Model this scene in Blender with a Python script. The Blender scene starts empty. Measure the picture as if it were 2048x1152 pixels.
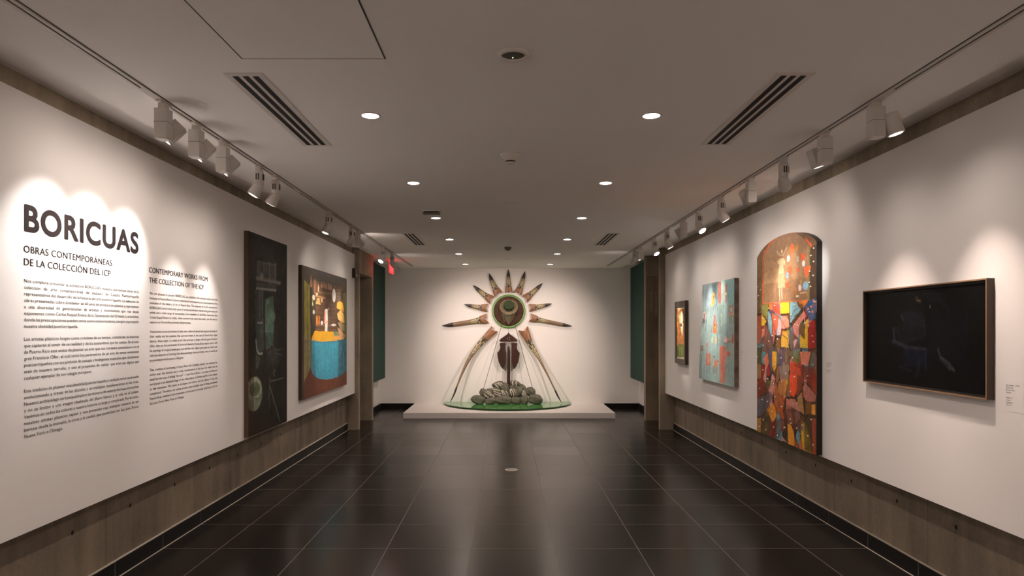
import bpy, bmesh, math, random
import numpy as np
from mathutils import Vector, Matrix, Quaternion
random.seed(7)
SC = bpy.context.scene
COL = SC.collection
PI = math.pi
F = 1365.33      # focal length in pixels of the 2048 px wide frame
CX, CY = 1013.0, 657.0
EYE = 1.6
CEIL = 2.804
SLAB = 2.868
BACK = 13.65

# ------------------------------------------------------------------ helpers
def lin(c):
    return tuple(((v/255.0)/12.92 if v/255.0 <= .04045 else (((v/255.0)+.055)/1.055)**2.4) for v in c)

def principled(name, color, rough=.6, metal=0, spec=.5, emit=None, estr=0, trans=0, coat=0):
    m = bpy.data.materials.new(name); m.use_nodes = True
    b = m.node_tree.nodes['Principled BSDF']
    b.inputs['Base Color'].default_value = (*color[:3], 1)
    b.inputs['Roughness'].default_value = rough
    b.inputs['Metallic'].default_value = metal
    b.inputs['Specular IOR Level'].default_value = spec
    b.inputs['Transmission Weight'].default_value = trans
    b.inputs['Coat Weight'].default_value = coat
    if emit:
        b.inputs['Emission Color'].default_value = (*emit, 1)
        b.inputs['Emission Strength'].default_value = estr
    return m

class NT:
    """small helper around a node tree"""
    def __init__(s, m):
        s.t = m.node_tree; s.b = s.t.nodes['Principled BSDF']
    def n(s, kind, **kw):
        nd = s.t.nodes.new(kind)
        for k, v in kw.items():
            if hasattr(nd, k): setattr(nd, k, v)
            else: nd.inputs[k].default_value = v
        return nd
    def l(s, a, b): s.t.links.new(a, b)
    def math(s, op, a, b=None, c=None):
        nd = s.t.nodes.new('ShaderNodeMath'); nd.operation = op
        for i, v in enumerate((a, b, c)):
            if v is None: continue
            if isinstance(v, (int, float)): nd.inputs[i].default_value = v
            else: s.l(v, nd.inputs[i])
        return nd.outputs[0]
    def mix(s, f, a, b):
        nd = s.t.nodes.new('ShaderNodeMix'); nd.data_type = 'RGBA'
        for i, v in ((0, f), (6, a), (7, b)):
            if isinstance(v, (int, float)): nd.inputs[i].default_value = v
            elif isinstance(v, tuple): nd.inputs[i].default_value = (*v[:3], 1)
            else: s.l(v, nd.inputs[i])
        return nd.outputs[2]
    def pos(s):
        g = s.t.nodes.new('ShaderNodeNewGeometry')
        x = s.t.nodes.new('ShaderNodeSeparateXYZ'); s.l(g.outputs['Position'], x.inputs[0])
        return g.outputs['Position'], x.outputs
    def noise(s, vec, scale, detail=3, stretch=None):
        if stretch:
            mp = s.t.nodes.new('ShaderNodeMapping'); mp.inputs['Scale'].default_value = stretch
            s.l(vec, mp.inputs[0]); vec = mp.outputs[0]
        nd = s.t.nodes.new('ShaderNodeTexNoise'); nd.inputs['Scale'].default_value = scale
        nd.inputs['Detail'].default_value = detail
        s.l(vec, nd.inputs['Vector']); return nd.outputs['Fac']
    def bump(s, h, strength=.2, dist=.01):
        nd = s.t.nodes.new('ShaderNodeBump'); nd.inputs['Strength'].default_value = strength
        nd.inputs['Distance'].default_value = dist
        s.l(h, nd.inputs['Height']); s.l(nd.outputs[0], s.b.inputs['Normal'])

# ------------------------------------------------------------------ materials
def m_paint(name, c, rough=.75, bscale=180, bs=.12):
    m = principled(name, c, rough, spec=.3); n = NT(m)
    p, _ = n.pos()
    f = n.noise(p, 1.3, 3)
    n.l(n.mix(f, tuple(v*.965 for v in c), tuple(min(1, v*1.02) for v in c)), n.b.inputs['Base Color'])
    n.bump(n.noise(p, bscale, 2), bs, .002)
    return m
M_WALL = m_paint('wall_paint', (.87, .845, .825))
M_CEIL = m_paint('ceiling_paint', (.95, .925, .90), .85, 120, .2)
M_PLINTH = m_paint('plinth_paint', (.80, .76, .73), .55)
M_GREEN = m_paint('green_paint', (.012, .060, .048), .7)

def m_concrete(name, c=(.245, .20, .148), holes=None):
    m = principled(name, c, .72, spec=.35); n = NT(m)
    p, o = n.pos()
    big = n.noise(p, 1.6, 5)
    streak = n.noise(p, 5.0, 4, (1, 1.6, .28))
    fine = n.noise(p, 45, 4)
    v = n.math('ADD', n.math('MULTIPLY', big, .55), n.math('ADD', n.math('MULTIPLY', streak, .55), n.math('MULTIPLY', fine, .2)))
    v = n.math('MULTIPLY_ADD', v, 2.4, -1.05)
    v = n.math('MINIMUM', n.math('MAXIMUM', v, 0), 1)
    col = n.mix(v, tuple(x*.55 for x in c), tuple(x*1.3 for x in c))
    # formwork joints: one thin vertical line every 1.22 m
    fy = n.math('FRACT', n.math('DIVIDE', n.math('ADD', o['Y'], 10.35), 1.22))
    line = n.math('LESS_THAN', fy, .006)
    col = n.mix(n.math('MULTIPLY', line, .55), col, tuple(x*.3 for x in c))
    h = fine
    if holes:
        y0, z0 = holes
        dy = n.math('SUBTRACT', n.math('FRACT', n.math('DIVIDE', n.math('SUBTRACT', o['Y'], y0 - 6.1 - .305), .61)), .5)
        dy = n.math('MULTIPLY', dy, .61)
        dz = n.math('SUBTRACT', o['Z'], z0)
        r = n.math('SQRT', n.math('ADD', n.math('MULTIPLY', dy, dy), n.math('MULTIPLY', dz, dz)))
        wob = n.math('MULTIPLY', n.noise(p, 30, 2), .008)
        hole = n.math('LESS_THAN', r, n.math('ADD', .009, wob))
        col = n.mix(hole, col, (.012, .010, .008))
        h = n.math('SUBTRACT', fine, n.math('MULTIPLY', hole, 3))
    n.l(col, n.b.inputs['Base Color'])
    n.bump(h, .35, .004)
    return m
M_CONL = m_concrete('board_marked_concrete_a', holes=(3.963, .415))
M_CONR = m_concrete('board_marked_concrete_b', holes=(4.024, .428))
M_CON = m_concrete('board_marked_concrete', (.34, .28, .205))

def m_tile(name, base=(.014, .0120, .0108), rough=.23, xoff=-.87, yoff=5.577, axis='floor'):
    m = principled(name, base, rough, spec=.20); n = NT(m)
    p, o = n.pos()
    S = .6085; w = .0055
    def g(co, off):
        t = n.math('DIVIDE', n.math('SUBTRACT', co, off - 60.85 - S/2), S)
        d = n.math('ABSOLUTE', n.math('SUBTRACT', n.math('FRACT', t), .5))
        return n.math('LESS_THAN', d, w/2/S), n.math('FLOOR', n.math('ADD', t, .5))
    ly, iy = g(o['Y'], yoff)
    if axis == 'floor':
        lx, ix = g(o['X'], xoff)
        line = n.math('MAXIMUM', lx, ly)
        cmb = n.t.nodes.new('ShaderNodeCombineXYZ'); n.l(ix, cmb.inputs[0]); n.l(iy, cmb.inputs[1])
    else:
        line = ly
        cmb = n.t.nodes.new('ShaderNodeCombineXYZ'); n.l(iy, cmb.inputs[1])
    wn = n.t.nodes.new('ShaderNodeTexWhiteNoise'); n.l(cmb.outputs[0], wn.inputs['Vector'])
    cloud = n.noise(p, 3.5, 4)
    tilec = n.mix(wn.outputs['Value'], tuple(x*.85 for x in base), tuple(x*1.15 for x in base))
    tilec = n.mix(n.math('MULTIPLY', cloud, .4), tilec, tuple(x*1.6 for x in base))
    n.l(n.mix(line, tilec, (.16, .145, .13)), n.b.inputs['Base Color'])
    r = n.math('ADD', n.math('MULTIPLY', wn.outputs['Value'], .04), rough - .02)
    n.l(n.math('MAXIMUM', r, n.math('MULTIPLY', line, .8)), n.b.inputs['Roughness'])
    n.bump(n.noise(p, 60, 3), .03, .001)
    return m
M_FLOOR = m_tile('black_floor_tile')
M_BASE = m_tile('black_skirting_tile', (.009, .0082, .008), .45, axis='side')

M_FIX = principled('white_fixture_enamel', (.62, .58, .54), .45)
M_FIXD = principled('fixture_shadow_gap', (.05, .045, .04), .6)
M_SLOT = principled('black_slot', (.006, .006, .006), .8)
M_TRACK = principled('white_track_enamel', (.66, .61, .57), .5)
M_TRACKS = principled('dark_track_groove', (.03, .02, .016), .7)
M_LENS_ON = principled('lit_lens', (1, .95, .9), .3, emit=(1, .93, .86), estr=14)
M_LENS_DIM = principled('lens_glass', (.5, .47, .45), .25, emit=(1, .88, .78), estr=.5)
M_DOWN = principled('downlight_lens', (1, .95, .9), .3, emit=(1, .93, .84), estr=9)
M_TRIMW = principled('white_trim_ring', (.74, .69, .65), .5)
M_MESHG = principled('speaker_mesh', (.11, .10, .085), .6)
M_LED = principled('tiny_led', (.9, .7, .3), .3, emit=(1, .75, .35), estr=3)
M_INK = principled('brown_black_lettering', (.016, .009, .008), .7, spec=.2)
M_INK2 = principled('grey_brown_lettering', (.016, .011, .010), .7, spec=.2)
M_INKW = principled('pale_lettering', (.42, .38, .31), .6)
M_EXIT = principled('red_lit_sign', (.8, .05, .05), .4, emit=(1, .022, .035), estr=.34)
M_EXITW = principled('sign_letters', (.9, .2, .2), .4, emit=(1, .10, .10), estr=.34)
M_BLACKFRAME = principled('black_frame', (.008, .007, .006), .5)
M_BROWNFRAME = principled('dark_walnut_frame', (.045, .026, .014), .45)
M_WOODEDGE = principled('light_wood_edge', (.30, .17, .09), .5)
M_MAT = principled('pale_mat_board', (.78, .66, .52), .8)

def m_vcol(name, rough=.55, spec=.4, bump=0, coat=0):
    m = principled(name, (1, 1, 1), rough, spec=spec, coat=coat); n = NT(m)
    a = n.t.nodes.new('ShaderNodeAttribute'); a.attribute_name = 'pigment'
    n.l(a.outputs['Color'], n.b.inputs['Base Color'])
    if bump:
        p, _ = n.pos(); n.bump(n.noise(p, 90, 4), bump, .003)
    return m
M_PIG = m_vcol('oil_paint', .6, .2, .25)
M_PIGM = m_vcol('matte_charcoal', .7, .12, .1)
M_PIGG = m_vcol('glossy_dark_paint', .6, .12, .15)
M_CARVE = m_vcol('carved_varnished_wood', .42, .5, .2)

def m_noisecol(name, a, b, scale, rough=.6, bump=.2, stretch=None, spec=.4, coat=0):
    m = principled(name, a, rough, spec=spec, coat=coat); n = NT(m)
    tc = n.t.nodes.new('ShaderNodeTexCoord')
    f = n.noise(tc.outputs['Object'], scale, 4, stretch)
    f2 = n.math('MINIMUM', n.math('MAXIMUM', n.math('MULTIPLY_ADD', f, 2.2, -.6), 0), 1)
    n.l(n.mix(f2, a, b), n.b.inputs['Base Color'])
    n.bump(f, bump, .01)
    return m
M_WOODD = m_noisecol('dark_red_brown_wood', (.032, .013, .009), (.062, .025, .017), 12, .45, .1, (1, 1, .2), spec=.25)
M_STONE = m_noisecol('grey_green_stone', (.075, .078, .056), (.17, .16, .12), 14, .75, .5)
M_STONEL = principled('white_painted_line', (.68, .60, .52), .7)
M_TIP = m_noisecol('black_horn_tip', (.014, .009, .008), (.03, .02, .018), 20, .4, .1)
M_DISCB = m_noisecol('brown_woven_disc', (.05, .022, .013), (.12, .055, .036), 16, .8, .6)
M_RIMG = principled('green_rim', (.12, .30, .07), .35)
M_RIMG2 = principled('pale_green_rim', (.26, .42, .17), .35)
M_STRAW = m_noisecol('straw_brim', (.16, .125, .07), (.30, .24, .145), 40, .75, .4)
M_CROWN = m_noisecol('green_felt', (.022, .038, .014), (.048, .068, .028), 25, .8, .3)
M_CROWND = principled('dark_green_band', (.014, .022, .008), .7)
M_BEARD = m_noisecol('grey_beard_fibre', (.07, .055, .03), (.20, .17, .11), 60, .8, .8, (1, 1, .3))
M_CORD = principled('dark_cord', (.010, .007, .006), .8, spec=.1)
M_CORDL = principled('thin_brown_string', (.14, .09, .06), .6)
M_GLASSG = principled('green_glass', (.10, .42, .10), .08, spec=.5, trans=.35, coat=.2)
M_GLASSE = principled('dark_green_glass_edge', (.012, .05, .018), .15)
M_STUD = principled('glass_bead', (.75, .66, .55), .15, spec=.8)

# ------------------------------------------------------------------ mesh helpers
def link(name, mesh, mats, parent=None, smooth=False):
    if not isinstance(mats, (list, tuple)): mats = [mats]
    for m in mats: mesh.materials.append(m)
    if smooth: mesh.shade_smooth()
    o = bpy.data.objects.new(name, mesh); COL.objects.link(o)
    if parent: o.parent = parent
    return o
def fin(name, bm, mats, parent=None, smooth=False, bevel=0):
    me = bpy.data.meshes.new(name)
    bmesh.ops.recalc_face_normals(bm, faces=bm.faces[:])
    bm.to_mesh(me); bm.free()
    o = link(name, me, mats, parent, smooth)
    if bevel:
        b = o.modifiers.new('bevel', 'BEVEL'); b.width = bevel; b.segments = 2; b.limit_method = 'ANGLE'
    return o
def bx(bm, x0, x1, y0, y1, z0, z1, mi=0):
    vs = [bm.verts.new((x, y, z)) for x in (x0, x1) for y in (y0, y1) for z in (z0, z1)]
    for f in ((0, 1, 3, 2), (4, 6, 7, 5), (0, 4, 5, 1), (2, 3, 7, 6), (0, 2, 6, 4), (1, 5, 7, 3)):
        fc = bm.faces.new([vs[i] for i in f]); fc.material_index = mi
def box(name, x0, x1, y0, y1, z0, z1, mat, parent=None, bevel=0):
    bm = bmesh.new(); bx(bm, x0, x1, y0, y1, z0, z1); return fin(name, bm, mat, parent, bevel=bevel)
def lathe(bm, prof, seg=32, M=None, mi=0, caps=True):
    """profile of (radius, height) turned about Z"""
    rings = []
    for r, h in prof:
        ring = []
        for k in range(seg):
            a = 2*PI*k/seg; v = Vector((r*math.cos(a), r*math.sin(a), h))
            if M is not None: v = M @ v
            ring.append(bm.verts.new(v))
        rings.append(ring)
    for a, b in zip(rings[:-1], rings[1:]):
        for k in range(seg):
            f = bm.faces.new((a[k], a[(k+1) % seg], b[(k+1) % seg], b[k])); f.material_index = mi; f.smooth = True
    if caps:
        for r in (rings[0], rings[-1]):
            f = bm.faces.new(r); f.material_index = mi
def tube(bm, pts, rad, seg=8, mi=0):
    pts = [Vector(p) for p in pts]; rings = []
    for i, p in enumerate(pts):
        t = (pts[min(i+1, len(pts)-1)] - pts[max(i-1, 0)]).normalized()
        a = t.cross(Vector((0, 1, 0)) if abs(t.y) < .9 else Vector((1, 0, 0))).normalized(); b = t.cross(a)
        r = rad[i] if isinstance(rad, (list, tuple)) else rad
        rings.append([bm.verts.new(p + a*r*math.cos(2*PI*k/seg) + b*r*math.sin(2*PI*k/seg)) for k in range(seg)])
    for a, b in zip(rings[:-1], rings[1:]):
        for k in range(seg):
            f = bm.faces.new((a[k], a[(k+1) % seg], b[(k+1) % seg], b[k])); f.material_index = mi; f.smooth = True
    bm.faces.new(rings[0]); bm.faces.new(rings[-1])
def tag(o, label=None, cat=None, group=None, kind=None):
    if label: o['label'] = label
    if cat: o['category'] = cat
    if group: o['group'] = group
    if kind: o['kind'] = kind
    return o
def empty(name, loc=(0, 0, 0), label=None, cat=None, group=None):
    o = bpy.data.objects.new(name, None); o.empty_display_size = .05; COL.objects.link(o); o.location = loc
    return tag(o, label, cat, group)
def struct(o): o['kind'] = 'structure'; return o
def copy_tree(o, parent=None):
    c = o.copy(); COL.objects.link(c); c.parent = parent
    for ch in list(o.children): copy_tree(ch, c)
    return c

# ------------------------------------------------------------------ the room
YB = -5.0
struct(box('floor', -4.3, 4.4, YB-.2, BACK+.3, -.2, 0, M_FLOOR))
bm = bmesh.new()
bx(bm, -2.13, 2.28, YB-.1, BACK, CEIL, CEIL+.03)
bx(bm, -4.3, 4.4, YB-.2, BACK+.3, SLAB, SLAB+.2)
struct(fin('ceiling', bm, M_CEIL))
struct(box('wall_back', -4.3, 4.4, BACK, BACK+.2, 0, SLAB, M_WALL))
struct(box('wall_front', -4.3, 4.4, YB-.2, YB, 0, SLAB, M_WALL))
WL, WR = -2.52, 2.65
struct(box('wall_left', WL-.2, WL, YB, 10.76, 0, SLAB, M_CONL))
struct(box('wall_right', WR, WR+.2, YB, 10.76, 0, SLAB, M_CONR))
struct(box('wall_left_alcove', WL-.2, WL, 12.0, BACK, 0, SLAB, M_WALL))
struct(box('wall_right_alcove', WR, WR+.2, 12.0, BACK, 0, SLAB, M_WALL))
struct(box('wall_left_pier', -2.9, -2.33, 10.76, 10.86, 0, SLAB, M_CON, bevel=.004))
struct(box('wall_right_pier', 2.42, 2.9, 10.76, 10.86, 0, SLAB, M_CON, bevel=.004))
struct(box('wall_left_far_pier', -4.3, -2.34, 11.87, 12.0, 0, SLAB, M_CON, bevel=.004))
struct(box('wall_right_far_pier', 2.417, 4.4, 11.87, 12.0, 0, SLAB, M_CON, bevel=.004))
struct(box('wall_left_lintel', -2.6, -2.335, 10.86, 11.87, 2.485, SLAB, M_CON))
struct(box('wall_left_passage', -4.3, -4.1, 10.5, 11.87, 0, SLAB, M_CON))
struct(box('wall_right_passage', 4.2, 4.4, 10.5, 11.87, 0, SLAB, M_CON))
struct(box('wall_left_passage_side', -4.1, -2.72, 10.56, 10.76, 0, SLAB, M_CON))
struct(box('wall_right_passage_side', 2.85, 4.2, 10.56, 10.76, 0, SLAB, M_CON))
# concrete beam showing above the lining panels
struct(box('wall_left_beam', WL, -2.42, YB, 10.76, 2.72, SLAB, M_CON))
struct(box('wall_right_beam', 2.53, WR, YB, 10.76, 2.72, SLAB, M_CON))
# skirting
struct(box('baseboard_left', WL, WL+.02, YB, 10.76, 0, .105, M_BASE))
struct(box('baseboard_right', WR-.02, WR, YB, 10.76, 0, .105, M_BASE))
struct(box('baseboard_back', WL, -1.845, BACK-.02, BACK, 0, .105, M_BASE))
struct(box('baseboard_back_right', 1.945, WR, BACK-.02, BACK, 0, .105, M_BASE))
struct(box('baseboard_left_alcove', WL, WL+.02, 12.0, BACK-.02, 0, .105, M_BASE))
struct(box('baseboard_right_alcove', WR-.02, WR, 12.0, BACK-.02, 0, .105, M_BASE))
M_BEAD = principled('mortar_and_lit_edge_bead', (.55, .49, .42), .7)
struct(box('trim_2', WL, WL+.012, YB, 10.76, .105, .111, M_BEAD))  # pale mortar lines, both walls; the skirting's lit top edge is coloured in
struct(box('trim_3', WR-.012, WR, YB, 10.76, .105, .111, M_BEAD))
struct(box('trim_4', WL+.02, WL+.026, YB, 10.76, 0, .003, M_BEAD))
struct(box('trim_5', WR-.026, WR-.02, YB, 10.76, 0, .003, M_BEAD))
# white lining panels standing off the concrete
PL, PR = -2.39, 2.50
bm = bmesh.new(); bx(bm, WL, PL, YB+.02, 10.755, .583, 2.719); bx(bm, -2.419, PL, YB+.02, 10.755, 2.719, 2.768)
struct(fin('wall_left_panel', bm, M_WALL))
bm = bmesh.new(); bx(bm, PR, WR, YB+.02, 10.755, .583, 2.719); bx(bm, PR, 2.529, YB+.02, 10.755, 2.719, 2.760)
struct(fin('wall_right_panel', bm, M_WALL))
tag(box('green_wall_panel', WL, -2.39, 12.03, 13.44, .63, 2.79, M_GREEN),
    'dark green wall panel left of the sculpture, beyond the left concrete pier', 'panel', 'green wall panels')
tag(box('green_wall_panel', 2.445, WR, 12.03, 13.46, .63, 2.79, M_GREEN),
    'dark green wall panel right of the sculpture, beyond the concrete pier with pale lettering', 'panel', 'green wall panels')
# hatch in the ceiling
t = empty('ceiling_hatch', (-.86, 2.7, CEIL), 'flush white access hatch in the ceiling, upper left of the frame', 'hatch')
box('hatch_panel', -.315, .315, -.32, .34, -.002, 0, M_CEIL, t)
bm = bmesh.new()
for a in ((-.322, .322, .34, .346), (-.322, .322, -.326, -.32), (-.322, -.315, -.32, .34), (.315, .322, -.32, .34)):
    bx(bm, *a, -.0015, 0)
fin('hatch_gap', bm, M_FIXD, t)
# fixed plinth
tag(box('plinth', -1.838, 1.935, 12.14, BACK, 0, .10, M_PLINTH, bevel=.003),
    'low wide white plinth against the back wall under the sculpture', 'plinth')

# ------------------------------------------------------------------ ceiling fittings
def vent(x0, x1, y0, y1, label, group):
    cx, cy = (x0+x1)/2, (y0+y1)/2
    t = empty('ceiling_vent', (cx, cy, CEIL), label, 'air vent', group)
    hx, hy = (x1-x0)/2, (y1-y0)/2
    bm = bmesh.new(); bx(bm, -hx-.032, hx+.032, -hy-.035, hy+.035, -.004, 0)
    fin('frame', bm, M_TRIMW, t, bevel=.0015)
    sw = .027; gap = (2*hx-3*sw)/2
    for k in range(3):
        a = -hx + k*(sw+gap)
        box('slot', a, a+sw, -hy, hy, -.0055, -.003, M_SLOT, t)
    return t
vent(-1.304, -1.182, 3.25, 4.46, 'long white slot air vent in the ceiling near the left row of spotlights, nearest left', 'three-slot ceiling vents')
vent(1.304, 1.424, 3.24, 4.435, 'long white slot air vent in the ceiling, nearest on the right side', 'three-slot ceiling vents')
vent(-1.30, -1.18, 8.64, 9.81, 'small looking three-slot air vent far down the ceiling on the left', 'three-slot ceiling vents')
vent(1.285, 1.405, 8.64, 9.81, 'small looking three-slot air vent far down the ceiling on the right', 'three-slot ceiling vents')

def lamp(name, loc, direction, size, blend, energy, color, radius=.02, parent=None):
    L = bpy.data.lights.new(name, 'SPOT'); L.energy = energy; L.spot_size = math.radians(size)
    L.spot_blend = blend; L.color = color; L.shadow_soft_size = radius
    o = bpy.data.objects.new(name, L); COL.objects.link(o)
    o.location = loc
    o.rotation_euler = Vector(direction).to_track_quat('-Z', 'Y').to_euler()
    if parent: o.parent = parent
    return o
WARM = (1.0, .80, .69); NEUT = (1.0, .87, .81); COOL = (1.0, .93, .90)

protoD = None
ordn = ['nearest', 'second', 'third', 'fourth', 'fifth', 'farthest']
DOWN_E = 10
for i in range(-4, 6):
    for s, x in (('left', -.769), ('right', .819)):
        y = 3.858 + 1.786*i
        if protoD is None:
            t = empty('downlight', (x, y, CEIL))
            bm = bmesh.new(); lathe(bm, [(.060, 0), (.060, -.002), (.047, -.004), (.046, 0)], 40, caps=False)
            fin('trim_ring', bm, M_TRIMW, t)
            bm = bmesh.new(); lathe(bm, [(.046, -.003), (.044, -.0035)], 40)
            fin('lens', bm, M_DOWN, t)
            protoD = t
        else:
            t = copy_tree(protoD); t.location = (x, y, CEIL)
        if i >= 0:
            lab = 'round lit downlight, %s of the %s row in the ceiling' % (ordn[i], s)
        else:
            lab = 'round lit downlight in the %s ceiling row, behind the viewer' % s
        tag(t, lab, 'ceiling light', 'recessed downlights in two rows')
        lamp('downlight_glow', (x, y, CEIL-.012), (0, 0, -1), 160, 1, DOWN_E, WARM, .04)

t = empty('ceiling_speaker', (.03, 2.99, CEIL), 'round white ceiling speaker with dark grille and tiny light, nearest on the ceiling centre line', 'speaker')
bm = bmesh.new(); lathe(bm, [(.068, 0), (.068, -.006), (.058, -.014), (.052, -.014), (.051, -.004)], 48, caps=False)
fin('rim', bm, M_TRIMW, t)
bm = bmesh.new(); lathe(bm, [(.0515, -.005), (.03, -.009), (.001, -.010)], 40)
fin('grille', bm, M_MESHG, t)
bm = bmesh.new(); bmesh.ops.create_icosphere(bm, subdivisions=2, radius=.0022, matrix=Matrix.Translation((-.002, .02, -.0095)))
fin('indicator_light', bm, M_LED, t)

t = empty('smoke_detector', (.027, 4.72, CEIL), 'white domed smoke detector with dark vents, on the ceiling beyond the round speaker', 'smoke detector')
bm = bmesh.new(); lathe(bm, [(.072, 0), (.072, -.008), (.062, -.016), (.04, -.040), (.034, -.046)], 40)
fin('housing', bm, M_TRIMW, t)
bm = bmesh.new()
for k in range(12):
    a = 2*PI*k/12; M = Matrix.Rotation(a, 4, 'Z')
    vs = [M @ Vector(v) for v in ((.031, -.006, -.046), (.034, .006, -.046), (.031, .006, -.056), (.031, -.006, -.056))]
    bm.faces.new([bm.verts.new(v) for v in vs])
lathe(bm, [(.028, -.046), (.028, -.057)], 24)
fin('vents', bm, M_FIXD, t)
bm = bmesh.new(); lathe(bm, [(.032, -.056), (.030, -.064), (.012, -.068)], 32); fin('cap', bm, M_TRIMW, t)

def cover(y, x, r, label):
    t = empty('sprinkler_cover', (x, y, CEIL), label, 'ceiling cover', 'flat round covers on the ceiling centre line')
    bm = bmesh.new(); lathe(bm, [(r, 0), (r, -.003), (r*.98, -.004)], 40); fin('cover_plate', bm, M_TRIMW, t)
    bm = bmesh.new(); lathe(bm, [(r*.92, -.0035), (r*.86, -.0055)], 40); fin('raised_disc', bm, M_CEIL, t)
    bm = bmesh.new(); lathe(bm, [(r*.925, -.0045), (r*.90, -.0046)], 40, caps=False); fin('seam', bm, M_FIXD, t)
cover(6.55, .025, .058, 'flat round white cover plate on the ceiling between the two smoke detectors, nearer one')
cover(8.43, .03, .05, 'faint flat round cover plate on the ceiling just before the farther smoke detector')
cover(11.9, .02, .05, 'faint flat round cover plate on the ceiling beyond the farther smoke detector')
t = empty('smoke_detector', (.02, 10.1, CEIL), 'small dark domed smoke detector far along the ceiling centre line', 'smoke detector')
bm = bmesh.new(); lathe(bm, [(.055, 0), (.055, -.006), (.045, -.03), (.02, -.05), (.004, -.054)], 32); fin('dome', bm, M_MESHG, t)
t = empty('emergency_light', (-.765, 6.97, CEIL), 'small flat grey box on the ceiling left of centre beside the third left downlight', 'emergency light')
box('base_plate', -.09, .09, -.045, .045, -.012, 0, M_TRIMW, t)
box('recess', -.075, .075, -.046, .038, -.026, -.012, M_FIXD, t)
box('housing', -.085, .085, -.046, .045, -.036, -.026, M_MESHG, t)
t = empty('floor_box', (.055, 7.73, 0), 'small round metal floor outlet cover in the middle of the black floor', 'floor outlet')
bm = bmesh.new(); lathe(bm, [(.075, 0), (.075, .003), (.071, .004)], 40); fin('cover_ring', bm, principled('brushed_metal', (.42, .38, .34), .45, metal=.7), t)
bm = bmesh.new(); lathe(bm, [(.05, .004), (.048, .006), (.03, .006), (.028, .0045)], 32); fin('lid', bm, principled('dull_metal', (.3, .27, .24), .5, metal=.6), t)

# tracks
XL, XR = -1.82, 1.945
def track(x, label, y1=13.15, couplers=()):
    t = empty('lighting_track', (x, 0, CEIL), label, 'lighting track', 'ceiling lighting tracks')
    bm = bmesh.new()
    bx(bm, -.022, -.006, YB, y1, -.007, 0); bx(bm, .006, .022, YB, y1, -.007, 0); bx(bm, -.006, .006, YB, y1, -.002, 0)
    fin('channel', bm, M_TRACK, t)
    bm = bmesh.new(); bx(bm, -.0058, .0058, YB, y1, -.004, -.002); fin('groove', bm, M_TRACKS, t)
    bm = bmesh.new(); bx(bm, -.0285, -.0225, YB, y1, -.0015, 0); fin('edge_gap', bm, M_FIXD, t) if x > 0 else None
    if x < 0:
        bm.free(); bm = bmesh.new(); bx(bm, .0225, .0285, YB, y1, -.0015, 0); fin('edge_gap', bm, M_FIXD, t)
    for y in couplers: box('coupler', -.007, .007, y, y+.16, -.0072, -.002, M_TRACK, t)
track(XL, 'thin white lighting track along the left side of the ceiling', couplers=(3.4, 5.85, 7.0))
track(XR, 'thin white lighting track along the right side of the ceiling', couplers=(3.42, 5.75, 8.0))

# track spotlights ------------------------------------------------------------
def make_spot(kind):
    """body hangs from the track; the head group points along +X, tilted down, and is turned about Z as a whole"""
    t = empty('track_spotlight')
    box('adapter', -.016, .016, -.055, .055, -.014, -.006, M_FIX, t, bevel=.002)
    box('stem', -.02, .02, -.02, .02, -.042, -.012, M_FIX, t, bevel=.002)
    if kind == 'box':
        b = box('driver_box', -.034, .034, -.034, .034, -.20, -.042, M_FIX, t, bevel=.003)
        box('seam', -.0345, .0345, -.0345, .0345, -.1155, -.1135, M_FIXD, b)
        box('end_cap', -.030, .030, -.030, .030, -.204, -.20, M_TRIMW, b)
    else:
        bm = bmesh.new()
        lathe(bm, [(.028, -.042), (.033, -.050), (.033, -.13), (.03, -.15)], 20)
        b = fin('driver_box', bm, M_FIX, t)
        for s in (-1, 1):
            box('cooling_slot', -.008*s-.004, -.008*s+.004, -.035, -.031, -.115, -.070, M_FIXD, b)
        box('cooling_slot', .031, .035, -.012, -.004, -.115, -.070, M_FIXD, b)
        box('cooling_slot', .031, .035, .004, .012, -.115, -.070, M_FIXD, b)
    return t
def head_bm(kind):
    """lamp head along -Z (beam direction), pivot at the origin"""
    bm = bmesh.new()
    if kind == 'box':
        bx(bm, -.036, .036, -.036, .036, -.060, .055)
    elif kind == 'cylinder':
        lathe(bm, [(.040, .05), (.042, .045), (.044, -.058), (.040, -.060)], 28)
    else:
        lathe(bm, [(.020, .055), (.034, .03), (.040, -.01), (.046, -.055), (.042, -.060)], 28)
    return bm
protos = {}
HEADM = {}
def spot(side, px, kind, target, on, label, size=38, blend=.8, energy=30, color=NEUT, up=0):
    x = XL if side == 'left' else XR
    y = (2484/(CX-px)) if side == 'left' else (2655/(px-CX))
    if px is None: pass
    return spot_at(side, x, y, kind, target, on, label, size, blend, energy, color)
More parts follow.
